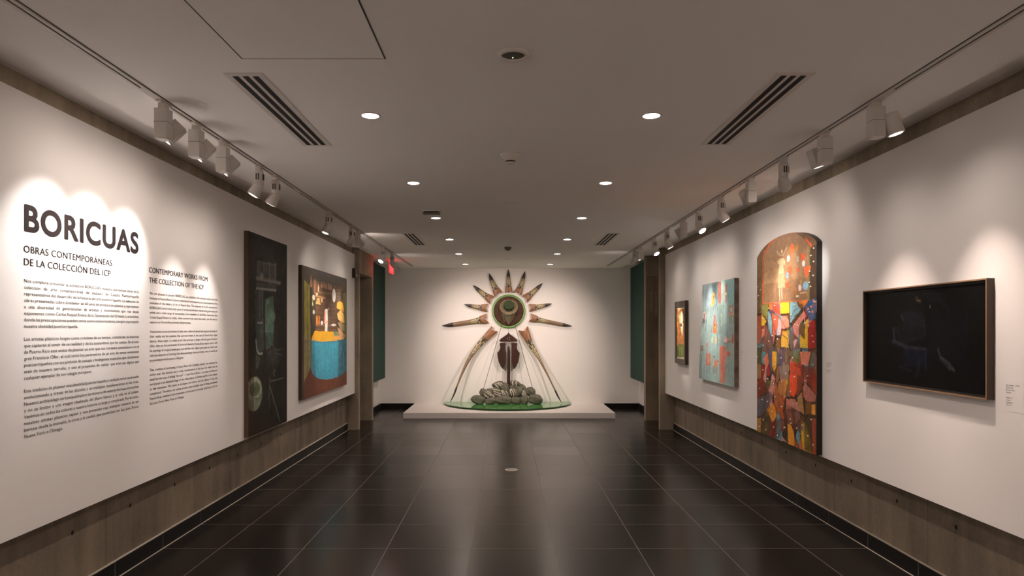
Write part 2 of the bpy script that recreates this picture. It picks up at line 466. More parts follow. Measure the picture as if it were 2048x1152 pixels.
def spot_at(side, x, y, kind, target, on, label, size, blend, energy, color):
    body = 'box' if kind in ('box', 'cylinder') else 'round'
    if body not in protos:
        protos[body] = t = make_spot(body)
    else:
        t = copy_tree(protos[body])
        for ch in list(t.children):
            if ch.name.startswith('lamp_head'):
                for g in list(ch.children): bpy.data.objects.remove(g)
                bpy.data.objects.remove(ch)
    t.location = (x, y, CEIL)
    tag(t, label, 'spotlight', 'track spotlights on the %s track' % side)
    # head pivot below/beside the body, on the side the beam leaves
    tg = Vector(target)
    d0 = (tg - Vector((x, y, CEIL-.16))); d0.normalize()
    hz = Vector((d0.x, d0.y, 0)); hz = hz.normalized() if hz.length > 1e-4 else Vector((1, 0, 0))
    if side == 'right' and y < 3.7 and y > 3.3: piv = Vector((.075, -.02, -.13))
    elif body == 'box': piv = Vector((.010 if side == 'left' else -.010, .088, -.138))
    else: piv = hz*.012 + Vector((0, 0, -.175))
    d = (tg - (Vector((x, y, CEIL)) + piv)).normalized()
    key = kind
    if key not in HEADM:
        me = bpy.data.meshes.new('lamp_head'); b = head_bm(kind)
        bmesh.ops.recalc_face_normals(b, faces=b.faces[:]); b.to_mesh(me); b.free(); me.materials.append(M_FIX)
        HEADM[key] = me
        for on_ in (0, 1):
            me = bpy.data.meshes.new('lens'); b = bmesh.new(); lathe(b, [(.034, -.0605), (.032, -.0625)], 28)
            b.to_mesh(me); b.free(); me.materials.append(M_LENS_ON if on_ else M_LENS_DIM)
            HEADM[key+str(on_)] = me
    h = bpy.data.objects.new('lamp_head', HEADM[key]); COL.objects.link(h); h.parent = t
    h.location = piv; h.rotation_euler = d.to_track_quat('-Z', 'Y').to_euler()
    l = bpy.data.objects.new('lens', HEADM[key+str(int(on))]); COL.objects.link(l); l.parent = h
    if energy:
        p = Vector((x, y, CEIL)) + piv + d*.075
        lamp('spotlight_beam', p, d, size, blend, energy, color, .022)
        lamp('added_spot_fill', p, d, 150, 1, SPILL, FILLC, .03)  # second wide lamp added per fixture as general fill for the room
    return t

E = 2.4
SPILL = 1.6; FILLC = (1, .84, .74)
# left wall: three box spots on the title, two on the English text
def LW(y, z): return (PL, y, z)
def RW(y, z): return (PR, y, z)
spot('left', 327, 'box', LW(3.50, 2.0), False, 'square white box spotlight on left track, nearest to the viewer', 54, 1, 6*E, COOL)
spot('left', 393, 'box', LW(3.88, 2.0), False, 'square white box spotlight, second from the viewer on left track', 54, 1, 7*E, COOL)
spot('left', 446, 'box', LW(4.25, 1.98), False, 'square white box spotlight, third from the viewer on left track', 52, 1, 6*E, COOL)
spot('left', 518, 'bell', LW(4.86, 1.62), False, 'white bell-headed spotlight on left track, just beyond the three square boxes', 44, 1, 5.5*E, NEUT)
spot('left', 551, 'bell', LW(5.40, 1.62), False, 'white bell-headed spotlight on left track, second beyond the three square boxes', 44, 1, 5.5*E, NEUT)
spot('left', 657, 'bell', LW(6.6, .85), False, 'white spotlight on left track above the gap between the two left paintings', 34, .9, 4*E, WARM)
spot('left', 703, 'bell', LW(8.7, 1.55), False, 'white spotlight on left track above the blue barrel painting, nearer of the pair', 50, .9, 9*E, WARM)
spot('left', 715, 'cylinder', (-.25, BACK, 1.3), False, 'white spotlight on left track above the blue barrel painting, farther of the pair', 40, 1, 17*E, WARM)
spot('left', 766, 'bell', LW(9.1, 1.2), True, 'lit white spotlight on left track by the exit sign, nearer of the pair', 52, 1, 9*E, WARM)
spot('left', 784, 'bell', (-.1, BACK, 1.0), True, 'lit white spotlight on left track by the exit sign, farther of the pair', 64, 1, 16*E, WARM)
# right wall
spot('right', 1752, 'cylinder', RW(3.45, .95), False, 'white spotlight with round ribbed head on right track, nearest to the viewer', 60, 1, 6.3*E, WARM)
spot('right', 1650, 'box', RW(4.30, .95), False, 'square white box spotlight on right track, second from the viewer', 60, 1, 6.3*E, WARM)
spot('right', 1567, 'bell', RW(5.75, 1.85), False, 'white spotlight with bright lower rim on right track above the arched painting', 38, 1, 5.5*E, COOL)
spot('right', 1502, 'cylinder', RW(6.05, 1.95), False, 'white spotlight with side head on right track just beyond the arched painting top', 38, 1, 6*E, NEUT)
spot('right', 1442, 'bell', RW(6.10, 1.70), False, 'white bell-headed spotlight on right track before the blue painting', 36, 1, 5*E, NEUT)
spot('right', 1397, 'bell', RW(6.15, 1.50), True, 'brightly lit spotlight on right track just before the blue painting', 40, 1, 4.5*E, NEUT)
spot('right', 1367, 'box', RW(7.85, 1.75), False, 'square white spotlight on right track, just beyond the brightly lit one', 36, 1, 7*E, NEUT)
spot('right', 1334, 'bell', RW(8.15, 1.60), False, 'white spotlight on right track above the far edge of the blue painting', 38, 1, 7*E, NEUT)
spot('right', 1308, 'bell', RW(8.3, 1.3), True, 'small lit spotlight on right track, third from its far end', 40, 1, 6*E, WARM)
spot('right', 1281, 'box', RW(9.66, 1.55), False, 'white spotlight on right track, second from its far end', 26, .9, 10*E, NEUT)
spot('right', 1269, 'bell', (.25, BACK, 1.1), False, 'white bell-headed spotlight at the far end of the right track', 64, 1, 20*E, WARM)
# unseen spots added on the tracks behind the viewer, to brighten the ceiling
for i, y in enumerate((-.3, -1.3, -2.3, -3.3)):
    spot_at('left', XL, y, 'box', LW(y-.4, 1.6), False, 'added square white box spotlight on left track, unseen behind the viewer', 44, .9, 38*E, WARM)
    spot_at('right', XR, y, 'box', RW(y-.4, 1.6), False, 'added square white box spotlight on right track, unseen behind the viewer', 44, .9, 38*E, WARM)

# exit sign, alarm ------------------------------------------------------------
#TEXT
FONTJ = []
def text_objs(words, offset=0, space=1.0):
    """returns {word: (verts, faces, width)} of flat filled lettering, cap height 1"""
    tmp = {}
    for w in list(words) + ['H']:
        if w in tmp: continue
        c = bpy.data.curves.new('t', 'FONT'); c.body = w; c.size = 1; c.offset = offset
        c.space_character = space; c.resolution_u = 10 if w == 'BORICUAS' else 3; c.fill_mode = 'FRONT'
        o = bpy.data.objects.new('t', c); COL.objects.link(o); tmp[w] = o
    bpy.context.view_layer.update()
    dg = bpy.context.evaluated_depsgraph_get(); out = {}
    H = None
    for w, o in tmp.items():
        me = bpy.data.meshes.new_from_object(o.evaluated_get(dg))
        vs = np.empty(len(me.vertices)*3); me.vertices.foreach_get('co', vs); vs = vs.reshape(-1, 3)
        fs = [tuple(p.vertices) for p in me.polygons]
        out[w] = [vs, fs]; bpy.data.meshes.remove(me)
    H = out['H'][0][:, 1].max()
    for w in out:
        out[w][0] = out[w][0]/H; v = out[w][0]
        out[w].append((v[:, 0].min(), v[:, 0].max()) if len(v) else (0, 0))
    for o in tmp.values():
        c = o.data; bpy.data.objects.remove(o); bpy.data.curves.remove(c)
    return out
def letter_mesh(name, items, place, mat, parent=None):
    """items: list of (glyphs, x, y, sx, sy); place maps (x, y) to a 3-D point"""
    V, Fc = [], []
    if name == 'text_line': items = [(g, x+dx, y, sx, sy) for g, x, y, sx, sy in items for dx in (-.0011, 0, .0011)]
    for k, ((vs, fs, bb), x, y, sx, sy) in enumerate(items):
        b = len(V)
        V += [place(x + (v[0]-bb[0])*sx, y + v[1]*sy) for v in vs]
        if name in ('title_lettering', 'text_line'):   # overlapping strokes lie a hair apart
            V[b:] = [(p[0]+k*4e-5, p[1], p[2]) for p in V[b:]]
        Fc += [tuple(i+b for i in f) for f in fs]
    me = bpy.data.meshes.new(name); me.from_pydata(V, [], Fc)
    return link(name, me, mat, parent)
placeL = lambda s, z: (PL+.0012, s, z)
B = text_objs(['BORICUAS'], 0, 1.10)
w = B['BORICUAS'][2]; sx = (4.432-3.381-.014)/(w[1]-w[0])
o = letter_mesh('title_lettering', [(B['BORICUAS'], 3.388+.007*math.cos(a), 2.088+.006*math.sin(a), sx, .125) for a in [2*PI*k/14 for k in range(14)]] + [(B['BORICUAS'], 3.388, 2.088, sx, .125)], placeL, M_INK)
tag(o, 'large bold dark title reading BORICUAS on the left white wall', 'wall lettering')
S = text_objs(['OBRAS CONTEMPORÁNEAS', 'DE LA COLECCIÓN DEL ICP', 'CONTEMPORARY WORKS FROM', 'THE COLLECTION OF THE ICP'], 0, 1.06)
def fitline(k, x0, x1, z, h): 
    w = S[k][2]; return (S[k], x0, z, (x1-x0)/(w[1]-w[0]), h)
t = empty('subtitle_lettering')
letter_mesh('text_line', [fitline('OBRAS CONTEMPORÁNEAS', 3.378, 4.134, 1.978, .0345)], placeL, M_INK, t)
letter_mesh('text_line', [fitline('DE LA COLECCIÓN DEL ICP', 3.380, 4.119, 1.914, .0345)], placeL, M_INK, t)
tag(t, 'two-line Spanish subtitle in dark capitals under the BORICUAS title', 'wall lettering', 'wall subtitles')
t = empty('subtitle_lettering')
letter_mesh('text_line', [fitline('CONTEMPORARY WORKS FROM', 4.562, 5.454, 1.976, .0345)], placeL, M_INK, t)
letter_mesh('text_line', [fitline('THE COLLECTION OF THE ICP', 4.565, 5.383, 1.908, .0345)], placeL, M_INK, t)
tag(t, 'two-line English subtitle in dark capitals heading the right-hand text column', 'wall lettering', 'wall subtitles')
ES = ["""Nos complace presentar la exhibición BORICUAS, muestra que incluye obras de la
colección de arte contemporánea del Instituto de Cultura Puertorriqueña
representativas del desarrollo de la historia del arte puertorriqueño. La selección de
obras presentadas cubre alrededor de 60 años de producción plástica y representan
a una diversidad de generaciones de artistas y movimientos que van desde
exponentes como Carlos Raquel Rivera de la Generación del 50 hasta la actualidad,
donde las preocupaciones pueden verse como menos insulares, siempre expresando
nuestra identidad puertorriqueña.""",
"""Los artistas plásticos fungen como cronistas de su tiempo, contadores de historias
que capturan el sentir de su realidad y de las costumbres que les rodean. En el caso
de Puerto Rico esas ansias de plasmar un arte que nos retratara comenzaron con el
gran Francisco Oller, el cual sentó los parámetros de un arte de temas netamente
puertorriqueños con sus pinturas de paisajes y bodegones tropicales que claramente
eran de nuestro terruño, y con el propósito de validar que eran tan dignos que
cualquier ejemplar de sus colegas europeos.""",
"""Esta tradición de plasmar una identidad puertorriqueña y caribeña se ha continuado
evolucionando a través de las décadas y en múltiples manifestaciones en las artes.
Nuestro archipiélago será pequeño pero las maneras de sentirse boricua son muchas
y no se limitan a una imagen idealizada del jíbaro blanco y la vida en el campo.
Venimos en todos los colores y nuestra historia es larga y complicada. Por lo tanto,
nuestros artistas plásticos captan y nos presentan esas múltiples maneras de ser
boricua desde la montaña, la costa y la ciudad, que puede bien ser San Juan, Ponce,
Nueva York o Chicago."""]
EN = ["""We are pleased to present BORICUAS, an exhibition that includes works from the
Institute of Puerto Rican Culture’s collection of contemporary art, representative of the
evolution of the history of art in Puerto Rico. The selection of works presented in
BORICUAS covers some sixty years of artistic production, representing generations of
artists and a wide range of movements, from members of the Fifties Generation like
Carlos Raquel Rivera to today, when concerns may seem less insular, yet the need to
express our Puerto Rican identity still permeates.""",
"""Visual artists act as chroniclers of their time, tellers of stories that capture the sense of
their reality and the customs that surround them. In the case of Puerto Rico, these
desires, those urges, to create an art that portrays us began with the great Francisco
Oller, who set the parameters of an art of distinctly Puerto Rican subject matter with
his paintings of tropical landscapes and still-lifes that clearly portrayed our island, and
with the objective of showing that those paintings, those portrayals, were as worthy as
any painting by his European colleagues.""",
"""That tradition of portraying a Puerto Rican and Caribbean identity has continued to
evolve over the decades and in many manifestations in the arts. Our island may be
small, but the ways of feeling “boricua” — truly Puerto Rican — are many, and they are
not limited to an idealized image of the white jíbaro, or farmer and life in the country
or the mountains. We come in all shapes and colors, and our history is long and
complicated. Therefore, our artists present these multiple ways of being considered
Puerto Rican, whether in the mountains, on the coast, or in a city, which may in fact be
San Juan, Ponce, New York, or Chicago."""]
words = set(w for p in ES+EN for w in p.split())
G = text_objs(words, .0)
def block(paras, x0, x1, z0, pitch, cap, label):
    t = empty('text_block', (PL, x0, z0), label, 'wall text', 'wall text columns')
    W = x1-x0; row = 0
    # one horizontal scale for the whole column: the longest line just fits
    longest = 0
    for p in paras:
        for ln in p.split('\n'):
            ws = ln.split(); longest = max(longest, sum(G[w][2][1]-G[w][2][0] for w in ws) + .38*(len(ws)-1))
    sx = W/longest
    for p in paras:
        items = []; lines = p.split('\n'); r0 = row
        for li, ln in enumerate(lines):
            ws = ln.split(); tot = sum(G[w][2][1]-G[w][2][0] for w in ws)*sx
            gap = (W-tot)/(len(ws)-1) if li < len(lines)-1 else .42*sx
            x = 0
            for w in ws:
                items.append((G[w], x, -pitch*row, sx, cap)); x += (G[w][2][1]-G[w][2][0])*sx + gap
            row += 1
        letter_mesh('paragraph', items, lambda s, z: (.0012, s, z), M_INK2, t)
        row += 1
    return t
block(ES, 3.381, 4.435, 1.8295, .03225, .0165, 'small dark Spanish wall text in three paragraphs under the Spanish subtitle')
block(EN, 4.572, 5.637, 1.829, .03222, .0165, 'small dark English wall text in three paragraphs, right-hand column on left wall')

# object labels on the right wall
LB = text_objs(['Puerto Rico', 'Sin título, 1972', 'Óleo sobre lienzo', 'Colección ICP', 'Title, oil', 'Untitled, oil', 'on canvas', 'Collection'], 0)
def wall_label(y_near, z_top, wd, label, rows):
    t = empty('wall_label', (PR, y_near, z_top), label, 'wall label', 'small labels beside the works on the right wall')
    ht = max(r[1] for r in rows) + .03
    box('label_sheet', -.0008, 0, -wd-.015, .012, -ht, .02, M_WALL, t)
    items = []
    for k, dz, wdt in rows:
        w = LB[k][2]; items.append((LB[k], 0, -dz, wdt/(w[1]-w[0]), .0062))
    letter_mesh('label_text', items, lambda s, z: (-.0016, -s, z), M_INK2, t)
wall_label(3.415, 1.325, .10, 'small text label right of the large dark framed painting',
    [('Sin título, 1972', .010, .09), ('Óleo sobre lienzo', .022, .05), ('Puerto Rico', .034, .06), ('Colección ICP', .046, .035), ('Untitled, oil', .072, .042), ('on canvas', .084, .03), ('Collection', .096, .045), ('Title, oil', .108, .035)])
wall_label(5.33, 1.34, .10, 'small text label on the wall right of the tall arched painting',
    [('Sin título, 1972', .012, .08), ('Óleo sobre lienzo', .026, .07), ('Puerto Rico', .040, .05), ('Untitled, oil', .068, .08), ('on canvas', .082, .05)])
wall_label(7.28, 1.36, .10, 'small text label on the wall between blue painting and arched painting',
    [('Sin título, 1972', .012, .08), ('Puerto Rico', .040, .05), ('on canvas', .082, .05)])
wall_label(9.22, 1.40, .08, 'tiny text label on the wall between the small framed picture and the blue painting',
    [('Sin título, 1972', .012, .07), ('Puerto Rico', .030, .04)])
# lettering on the far right pier
CP = text_objs(['COLECCIÓN', 'PERMANENTE'], 0, 1.12)
t = empty('sign_lettering', (2.5, 11.8612, 0), 'pale upright lettering COLECCIÓN PERMANENTE on the dark pier right of the sculpture', 'wall lettering')
def pierpt(px, py): return ((px-CX)*11.866/F, EYE+(CY-py)*11.866/F)
items = []
for k, xb, yb, yt in (('COLECCIÓN', 1305.3, 624.0, 583.5), ('PERMANENTE', 1315.0, 631.0, 583.5)):
    x, z0 = pierpt(xb, yb); _, z1 = pierpt(xb, yt); w = CP[k][2]
    items.append((CP[k], z0, x, (z1-z0)/(w[1]-w[0]), .042))
letter_mesh('letters', [(g, x, -y, sx, sy) for g, x, y, sx, sy in items], lambda s, z: (-z-2.5, -.001, s), M_INKW, t)
# fix reading direction: baseline to the right, tops to the left
me = t.children[0].data
for v in me.vertices: pass
struct(box('trim_1', 2.425, 2.70, 11.862, 11.87, 0.0, 2.515, m_concrete('dark_stained_concrete', (.25, .19, .125))))

# exit sign
t = empty('exit_sign', (-2.03, 12.03, CEIL), 'small glowing red exit sign hanging from the ceiling near the left green panel', 'exit sign')
box('canopy', -.03, .03, -.12, .12, -.02, 0, M_TRIMW, t)
box('sign_panel', -.006, .006, -.21, .21, -.235, -.022, M_EXIT, t)
X = text_objs(['EXIT'], .02)
w = X['EXIT'][2]
letter_mesh('sign_letters', [(X['EXIT'], -.15, -.20, .30/(w[1]-w[0]), .14)], lambda s, z: (.0075, s, z), M_EXITW, t)
t = empty('fire_alarm', (PL, 10.62, 2.46), 'small dark fire alarm box high at the far end of the left white panel', 'fire alarm')
box('housing', 0, .05, -.055, .055, -.075, .075, principled('dark_red_housing', (.035, .016, .013), .4), t, bevel=.004)
box('strobe_lens', .05, .07, -.02, .02, -.055, -.015, principled('clear_strobe', (.6, .55, .5), .2), t, bevel=.006)

# ------------------------------------------------------------------ painted canvases
def fnoise(shape, cells, seed):
    r = np.random.RandomState(seed); h, w = shape
    g = r.rand(cells[1]+2, cells[0]+2)
    y = np.linspace(0, cells[1], h, endpoint=False); x = np.linspace(0, cells[0], w, endpoint=False)
    yi = y.astype(int); xi = x.astype(int); fy = (y-yi)[:, None]; fx = (x-xi)[None, :]
    fy = fy*fy*(3-2*fy); fx = fx*fx*(3-2*fx)
    a = g[yi][:, xi]; b = g[yi][:, xi+1]; c = g[yi+1][:, xi]; d = g[yi+1][:, xi+1]
    return a*(1-fx)*(1-fy)+b*fx*(1-fy)+c*(1-fx)*fy+d*fx*fy
class Raster:
    """a picture in photo-independent metres: s along the wall (left to right as seen), z up"""
    def __init__(s, s0, s1, z0, z1, nx, nz, base):
        s.sx = np.linspace(s0, s1, nx); s.sz = np.linspace(z0, z1, nz)
        s.S, s.Z = np.meshgrid(s.sx, s.sz); s.C = np.zeros((nz, nx, 3)); s.C[:] = lin(base)
        s.map = lambda x, y: (x, y); s.seed = 1
    def pts(s, P): return [s.map(*p) for p in P]
    def blend(s, m, c, a=1):
        m = (m*a)[..., None]; s.C = s.C*(1-m) + np.array(lin(c))*m
    def poly(s, P, c, a=1, tex=.0):
        P = s.pts(P); inside = np.zeros(s.S.shape, bool); n = len(P)
        for i in range(n):
            x0, y0 = P[i]; x1, y1 = P[(i+1) % n]
            if y0 == y1: continue
            cond = ((y0 > s.Z) != (y1 > s.Z)) & (s.S < (x1-x0)*(s.Z-y0)/(y1-y0)+x0)
            inside ^= cond
        m = inside.astype(float)
        if tex:
            s.seed += 1; m = m*(1-tex*fnoise(m.shape, (22, 30), s.seed))
        s.blend(m, c, a)
    def line(s, P, w, c, a=1):
        P = s.pts(P); D = np.full(s.S.shape, 9.)
        for (x0, y0), (x1, y1) in zip(P[:-1], P[1:]):
            dx, dy = x1-x0, y1-y0; L = dx*dx+dy*dy+1e-12
            t = np.clip(((s.S-x0)*dx+(s.Z-y0)*dy)/L, 0, 1)
            D = np.minimum(D, np.hypot(s.S-x0-t*dx, s.Z-y0-t*dy))
        s.blend(np.clip(1.5-D/w*1.0-.5, 0, 1)*(D < w), c, a)
    def ell(s, cx, cy, rx, ry, c, a=1, soft=0):
        (x, y) = s.map(cx, cy); (x1, y1) = s.map(cx+rx, cy); (x2, y2) = s.map(cx, cy+ry)
        ax = abs(x1-x); ay = abs(y2-y)
        r = np.sqrt(((s.S-x)/ax)**2+((s.Z-y)/ay)**2)
        m = np.clip((1-r)/soft, 0, 1) if soft else (r < 1).astype(float)
        s.blend(m, c, a)
    def tex(s, amt, cells, seed): 
        s.C *= (1-amt/2+amt*fnoise(s.S.shape, cells, seed))[..., None]
def canvas_mesh(name, R, place, parent, mat, gain=1.0, zmap=None):
    nz, nx = R.S.shape
    Z = R.Z if zmap is None else zmap(R)
    co = np.array([place(a, b) for a, b in zip(R.S.ravel(), Z.ravel())]).astype(float)
    idx = np.arange(nz*nx).reshape(nz, nx)
    q = np.stack([idx[:-1, :-1], idx[:-1, 1:], idx[1:, 1:], idx[1:, :-1]], -1).reshape(-1, 4)
    me = bpy.data.meshes.new(name); me.from_pydata(co.tolist(), [], q.tolist())
    a = me.color_attributes.new('pigment', 'FLOAT_COLOR', 'POINT')
    c = np.ones((nz*nx, 4)); c[:, :3] = np.clip(R.C.reshape(-1, 3)*gain, 0.001, .9)
    a.data.foreach_set('color', c.ravel().astype(np.float32))
    return link(name, me, mat, parent)
def crop(x0, y0, k, plane, side):
    """maps a spot of an enlarged photo crop onto a wall-parallel plane: returns (s, z)"""
    def f(x, y):
        X = x0+x*k; Y = y0+y*k
        if side == 'left':
            d = plane*F/(CX-X); return (d, EYE+(CY-Y)*d/F)
        d = plane*F/(X-CX); return (-d, EYE+(CY-Y)*d/F)
    return f
def stretcher(name, front, back, s0, s1, z0, z1, mat, parent):
    return box(name, min(front, back), max(front, back), s0, s1, z0, z1, mat, parent)

# --- painting 1, tall dark interior (left wall)
def painting_one():
    y0, y1, z0, z1 = 6.214, 7.304, .606, 2.49; fx = -2.349
    t = empty('painting', (0, 0, 0), 'tall dark charcoal painting of a dim washroom on the left wall', 'painting')
    stretcher('canvas_edge', fx-.001, PL, y0, y1, z0, z1, principled('brown_canvas_edge', (.11, .065, .04), .7), t)
    R = Raster(y0, y1, z0, z1, 170, 290, (38, 36, 32)); R.map = crop(480, 455, .18237, 2.349, 'left')
    R.tex(.5, (9, 14), 3)
    R.poly([(95, 60), (170, 90), (130, 600), (95, 900)], (44, 30, 20), .5)
    R.poly([(180, 370), (400, 400), (400, 580), (180, 555)], (70, 68, 64), .55, .5)
    for x in (200, 262, 325, 385): R.line([(x, 385), (x, 575)], .012, (105, 102, 96), .6)
    R.line([(190, 370), (395, 412)], .012, (85, 82, 76), .6)
    R.ell(235, 540, 22, 60, (140, 136, 126), .5, .8)
    R.line([(180, 558), (440, 610)], .026, (110, 105, 97), .75)
    R.poly([(180, 600), (400, 630), (400, 690), (180, 670)], (66, 68, 64), .7, .4)
    R.line([(180, 668), (395, 690)], .018, (122, 124, 116), .8)
    R.poly([(165, 680), (260, 690), (262, 1150), (170, 1150)], (62, 66, 66), .6, .4)
    for x in (210, 228, 246): R.line([(x, 700), (x, 1040)], .007, (140, 140, 130), .6)
    R.line([(190, 1045), (250, 1048)], .014, (150, 150, 138), .7)
    R.poly([(275, 785), (365, 750), (375, 900), (370, 1150), (275, 1150)], (82, 110, 96), .75, .5)
    R.poly([(290, 800), (320, 790), (320, 830), (290, 845)], (100, 128, 110), .5)
    R.ell(365, 975, 28, 70, (112, 132, 116), .55, .6); R.ell(365, 975, 14, 50, (70, 92, 80), .6, .5)
    R.line([(430, 640), (425, 900)], .01, (80, 72, 62), .4)
    R.map = crop(480, 650, .19968, 2.349, 'left')
    R.poly([(160, 0), (235, 0), (240, 250), (165, 300)], (66, 76, 70), .6, .5)
    R.poly([(255, 0), (340, 0), (330, 200), (255, 240)], (66, 90, 80), .65, .6)
    R.line([(246, 0), (248, 420)], .012, (24, 26, 24), .8)
    R.line([(160, 150), (168, 250), (190, 290), (225, 285)], .016, (150, 158, 146), .75)
    R.poly([(160, 300), (210, 330), (185, 420), (160, 450)], (84, 90, 80), .6, .5)
    for p in ([(270, 240), (300, 215), (310, 280)], [(330, 200), (345, 250), (410, 245)], [(280, 270), (300, 300)], [(350, 280), (420, 300)]):
        R.line(p, .012, (100, 106, 98), .5)
    R.ell(350, 330, 80, 120, (62, 66, 62), .5, 1)
    R.line([(350, 450), (335, 480), (345, 512)], .01, (128, 130, 122), .6)
    R.line([(305, 565), (430, 530)], .01, (102, 104, 98), .7)
    R.line([(295, 530), (298, 830)], .011, (92, 94, 88), .7)
    R.line([(298, 610), (402, 970)], .014, (100, 102, 95), .75)
    R.line([(298, 680), (275, 750)], .01, (90, 92, 85), .6)
    R.ell(145, 690, 78, 175, (112, 118, 100), .85); R.ell(140, 640, 74, 112, (130, 136, 118), .9)
    R.ell(150, 645, 52, 72, (84, 92, 72), .95); R.ell(160, 645, 30, 45, (70, 82, 58), .9)
    R.line([(140, 735), (190, 740), (218, 700)], .012, (60, 64, 54), .8)
    R.poly([(90, 880), (140, 900), (140, 1140), (90, 1140)], (40, 30, 24), .6)
    R.poly([(60, 300), (138, 400), (140, 1140), (60, 1140)], (50, 34, 24), .75, .3)
    R.poly([(145, 860), (470, 960), (400, 990), (150, 1110)], (38, 28, 22), .5, .5)
    R.tex(.5, (60, 100), 5)
    canvas_mesh('painted_canvas', R, lambda s, z: (fx, s, z), t, M_PIGM, 1.35)
painting_one()

# --- painting 2, blue barrel interior (left wall)
def painting_two():
    y0, y1, z0, z1 = 7.84, 10.04, .777, 2.33; fx = -2.35
    t = empty('painting', (0, 0, 0), 'colourful painting of a shop interior with a large blue round counter', 'painting')
    stretcher('canvas_edge', fx-.001, PL, y0, y1, z0, z1, principled('dark_brown_canvas_edge', (.06, .035, .022), .7), t)
    R = Raster(y0, y1, z0, z1, 240, 260, (64, 52, 40)); R.map = crop(590, 520, .13889, 2.35, 'left')
    R.tex(.5, (14, 18), 11)
    R.poly([(90, 90), (750, 270), (750, 480), (560, 330), (260, 290), (210, 380), (90, 200)], (66, 60, 52), .9, .4)
    R.poly([(215, 280), (700, 400), (600, 760), (600, 1020), (300, 1020), (290, 430)], (92, 68, 48), .9, .5)
    # back wall planks
    for i in range(9): R.line([(300, 440+i*70), (600, 500+i*60)], .012, (60, 42, 30), .6)
    R.line([(300, 515), (440, 550)], .016, (176, 138, 98), .7); R.line([(350, 460), (540, 492)], .012, (160, 128, 92), .6)
    # left doors
    R.poly([(95, 150), (135, 280), (140, 1150), (95, 1150)], (58, 62, 50), .9, .4)
    R.poly([(130, 280), (215, 370), (215, 1150), (135, 1150)], (150, 142, 62), .95, .35)
    R.line([(176, 330), (180, 1150)], .014, (70, 64, 30), .8); R.line([(213, 370), (218, 1150)], .010, (190, 178, 84), .8)
    R.poly([(218, 400), (295, 440), (300, 1150), (220, 1150)], (46, 44, 36), .9, .3)
    # hanging fruit and pods
    for x, y, h in ((232, 300, 95), (385, 345, 55), (418, 350, 50), (448, 370, 48), (487, 375, 50), (517, 385, 48)):
        R.poly([(x, y-h), (x+17, y+h*.6), (x+10, y+h), (x-12, y+h*.9), (x-17, y+h*.5)], (176, 134, 104), .9, .3)
        for k in range(4): R.line([(x-14, y-h*.3+k*h*.3), (x+14, y-h*.25+k*h*.3)], .008, (98, 66, 50), .6)
    for x in (278, 290): R.line([(x, 290), (x, 470)], .018, (150, 108, 82), .8)
    R.poly([(335, 345), (348, 400), (340, 470), (328, 440)], (202, 160, 128), .9)
    R.poly([(298, 480), (325, 470), (330, 500), (305, 515)], (192, 160, 124), .9)
    R.poly([(318, 550), (350, 545), (372, 645), (300, 625)], (196, 160, 104), .9, .2)
    R.line([(308, 600), (368, 620)], .008, (110, 76, 48)); R.line([(314, 575), (360, 590)], .008, (110, 76, 48))
    R.poly([(370, 545), (400, 550), (400, 612), (376, 606)], (176, 142, 98), .9)
    R.ell(268, 540, 20, 40, (168, 160, 134), .8); R.poly([(250, 580), (266, 640), (258, 670), (245, 640)], (150, 158, 90), .9)
    R.ell(270, 750, 14, 32, (172, 178, 160), .9)
    # drum of a clock / oval
    R.line([(558, 280), (558, 420)], .008, (140, 130, 110), .7)
    R.ell(561, 510, 25, 98, (212, 204, 196), .95)
    for k in range(5): R.line([(600, 430+k*45), (650, 440+k*45)], .012, (110, 116, 104), .5)
    R.line([(650, 400), (650, 560)], .02, (110, 120, 104), .6)
    # bottles
    for x in (310, 328, 352): R.poly([(x-8, 930), (x-8, 830), (x, 790), (x+8, 830), (x+8, 930)], (206, 128, 58), .9, .3)
    R.line([(298, 940), (600, 940)], .016, (130, 98, 70), .8); R.line([(300, 1000), (600, 1010)], .02, (110, 80, 58), .8)
    R.ell(388, 905, 17, 30, (224, 222, 216), .95)
    # figure behind the counter
    R.poly([(440, 540), (460, 540), (468, 640), (470, 700), (438, 700)], (66, 42, 32), .95)
    R.ell(452, 590, 12, 60, (96, 62, 48), .9)
    R.poly([(428, 720), (450, 700), (470, 710), (472, 900), (465, 1030), (430, 1030), (432, 920), (415, 900)], (236, 212, 196), .98)
    R.poly([(425, 730), (438, 730), (436, 890), (415, 905)], (204, 108, 78), .95); R.line([(425, 915), (475, 880)], .016, (190, 84, 60), .9)
    R.line([(472, 720), (488, 700)], .012, (224, 160, 130), .9)
    R.ell(557, 935, 34, 17, (224, 216, 204), .95); R.poly([(530, 940), (585, 940), (560, 960)], (180, 170, 160), .9)
    R.line([(497, 830), (497, 900)], .014, (150, 122, 90), .8)
    # leaning sacks / figure on the right
    R.poly([(690, 480), (740, 470), (745, 1150), (705, 1100)], (104, 104, 62), .8, .3)
    R.poly([(600, 690), (605, 620), (640, 592), (685, 610), (705, 700), (700, 760), (655, 720)], (226, 158, 62), .98, .15)
    R.poly([(605, 770), (655, 715), (705, 780), (712, 910), (660, 900), (620, 850)], (222, 166, 94), .98, .2)
    R.poly([(615, 900), (655, 895), (712, 930), (710, 1020), (680, 1035), (650, 990)], (146, 130, 92), .98, .2)
    R.poly([(610, 970), (650, 1000), (690, 1040), (720, 1090), (700, 1150), (660, 1150), (650, 1080)], (188, 146, 108), .98, .2)
    R.line([(610, 765), (660, 712), (705, 770)], .014, (96, 60, 34), .8); R.line([(640, 880), (712, 925)], .014, (96, 60, 34), .8); R.line([(650, 1000), (700, 1035)], .014, (90, 66, 46), .8)
    # counter top and barrel
    R.map = crop(590, 650, .19101, 2.35, 'left')
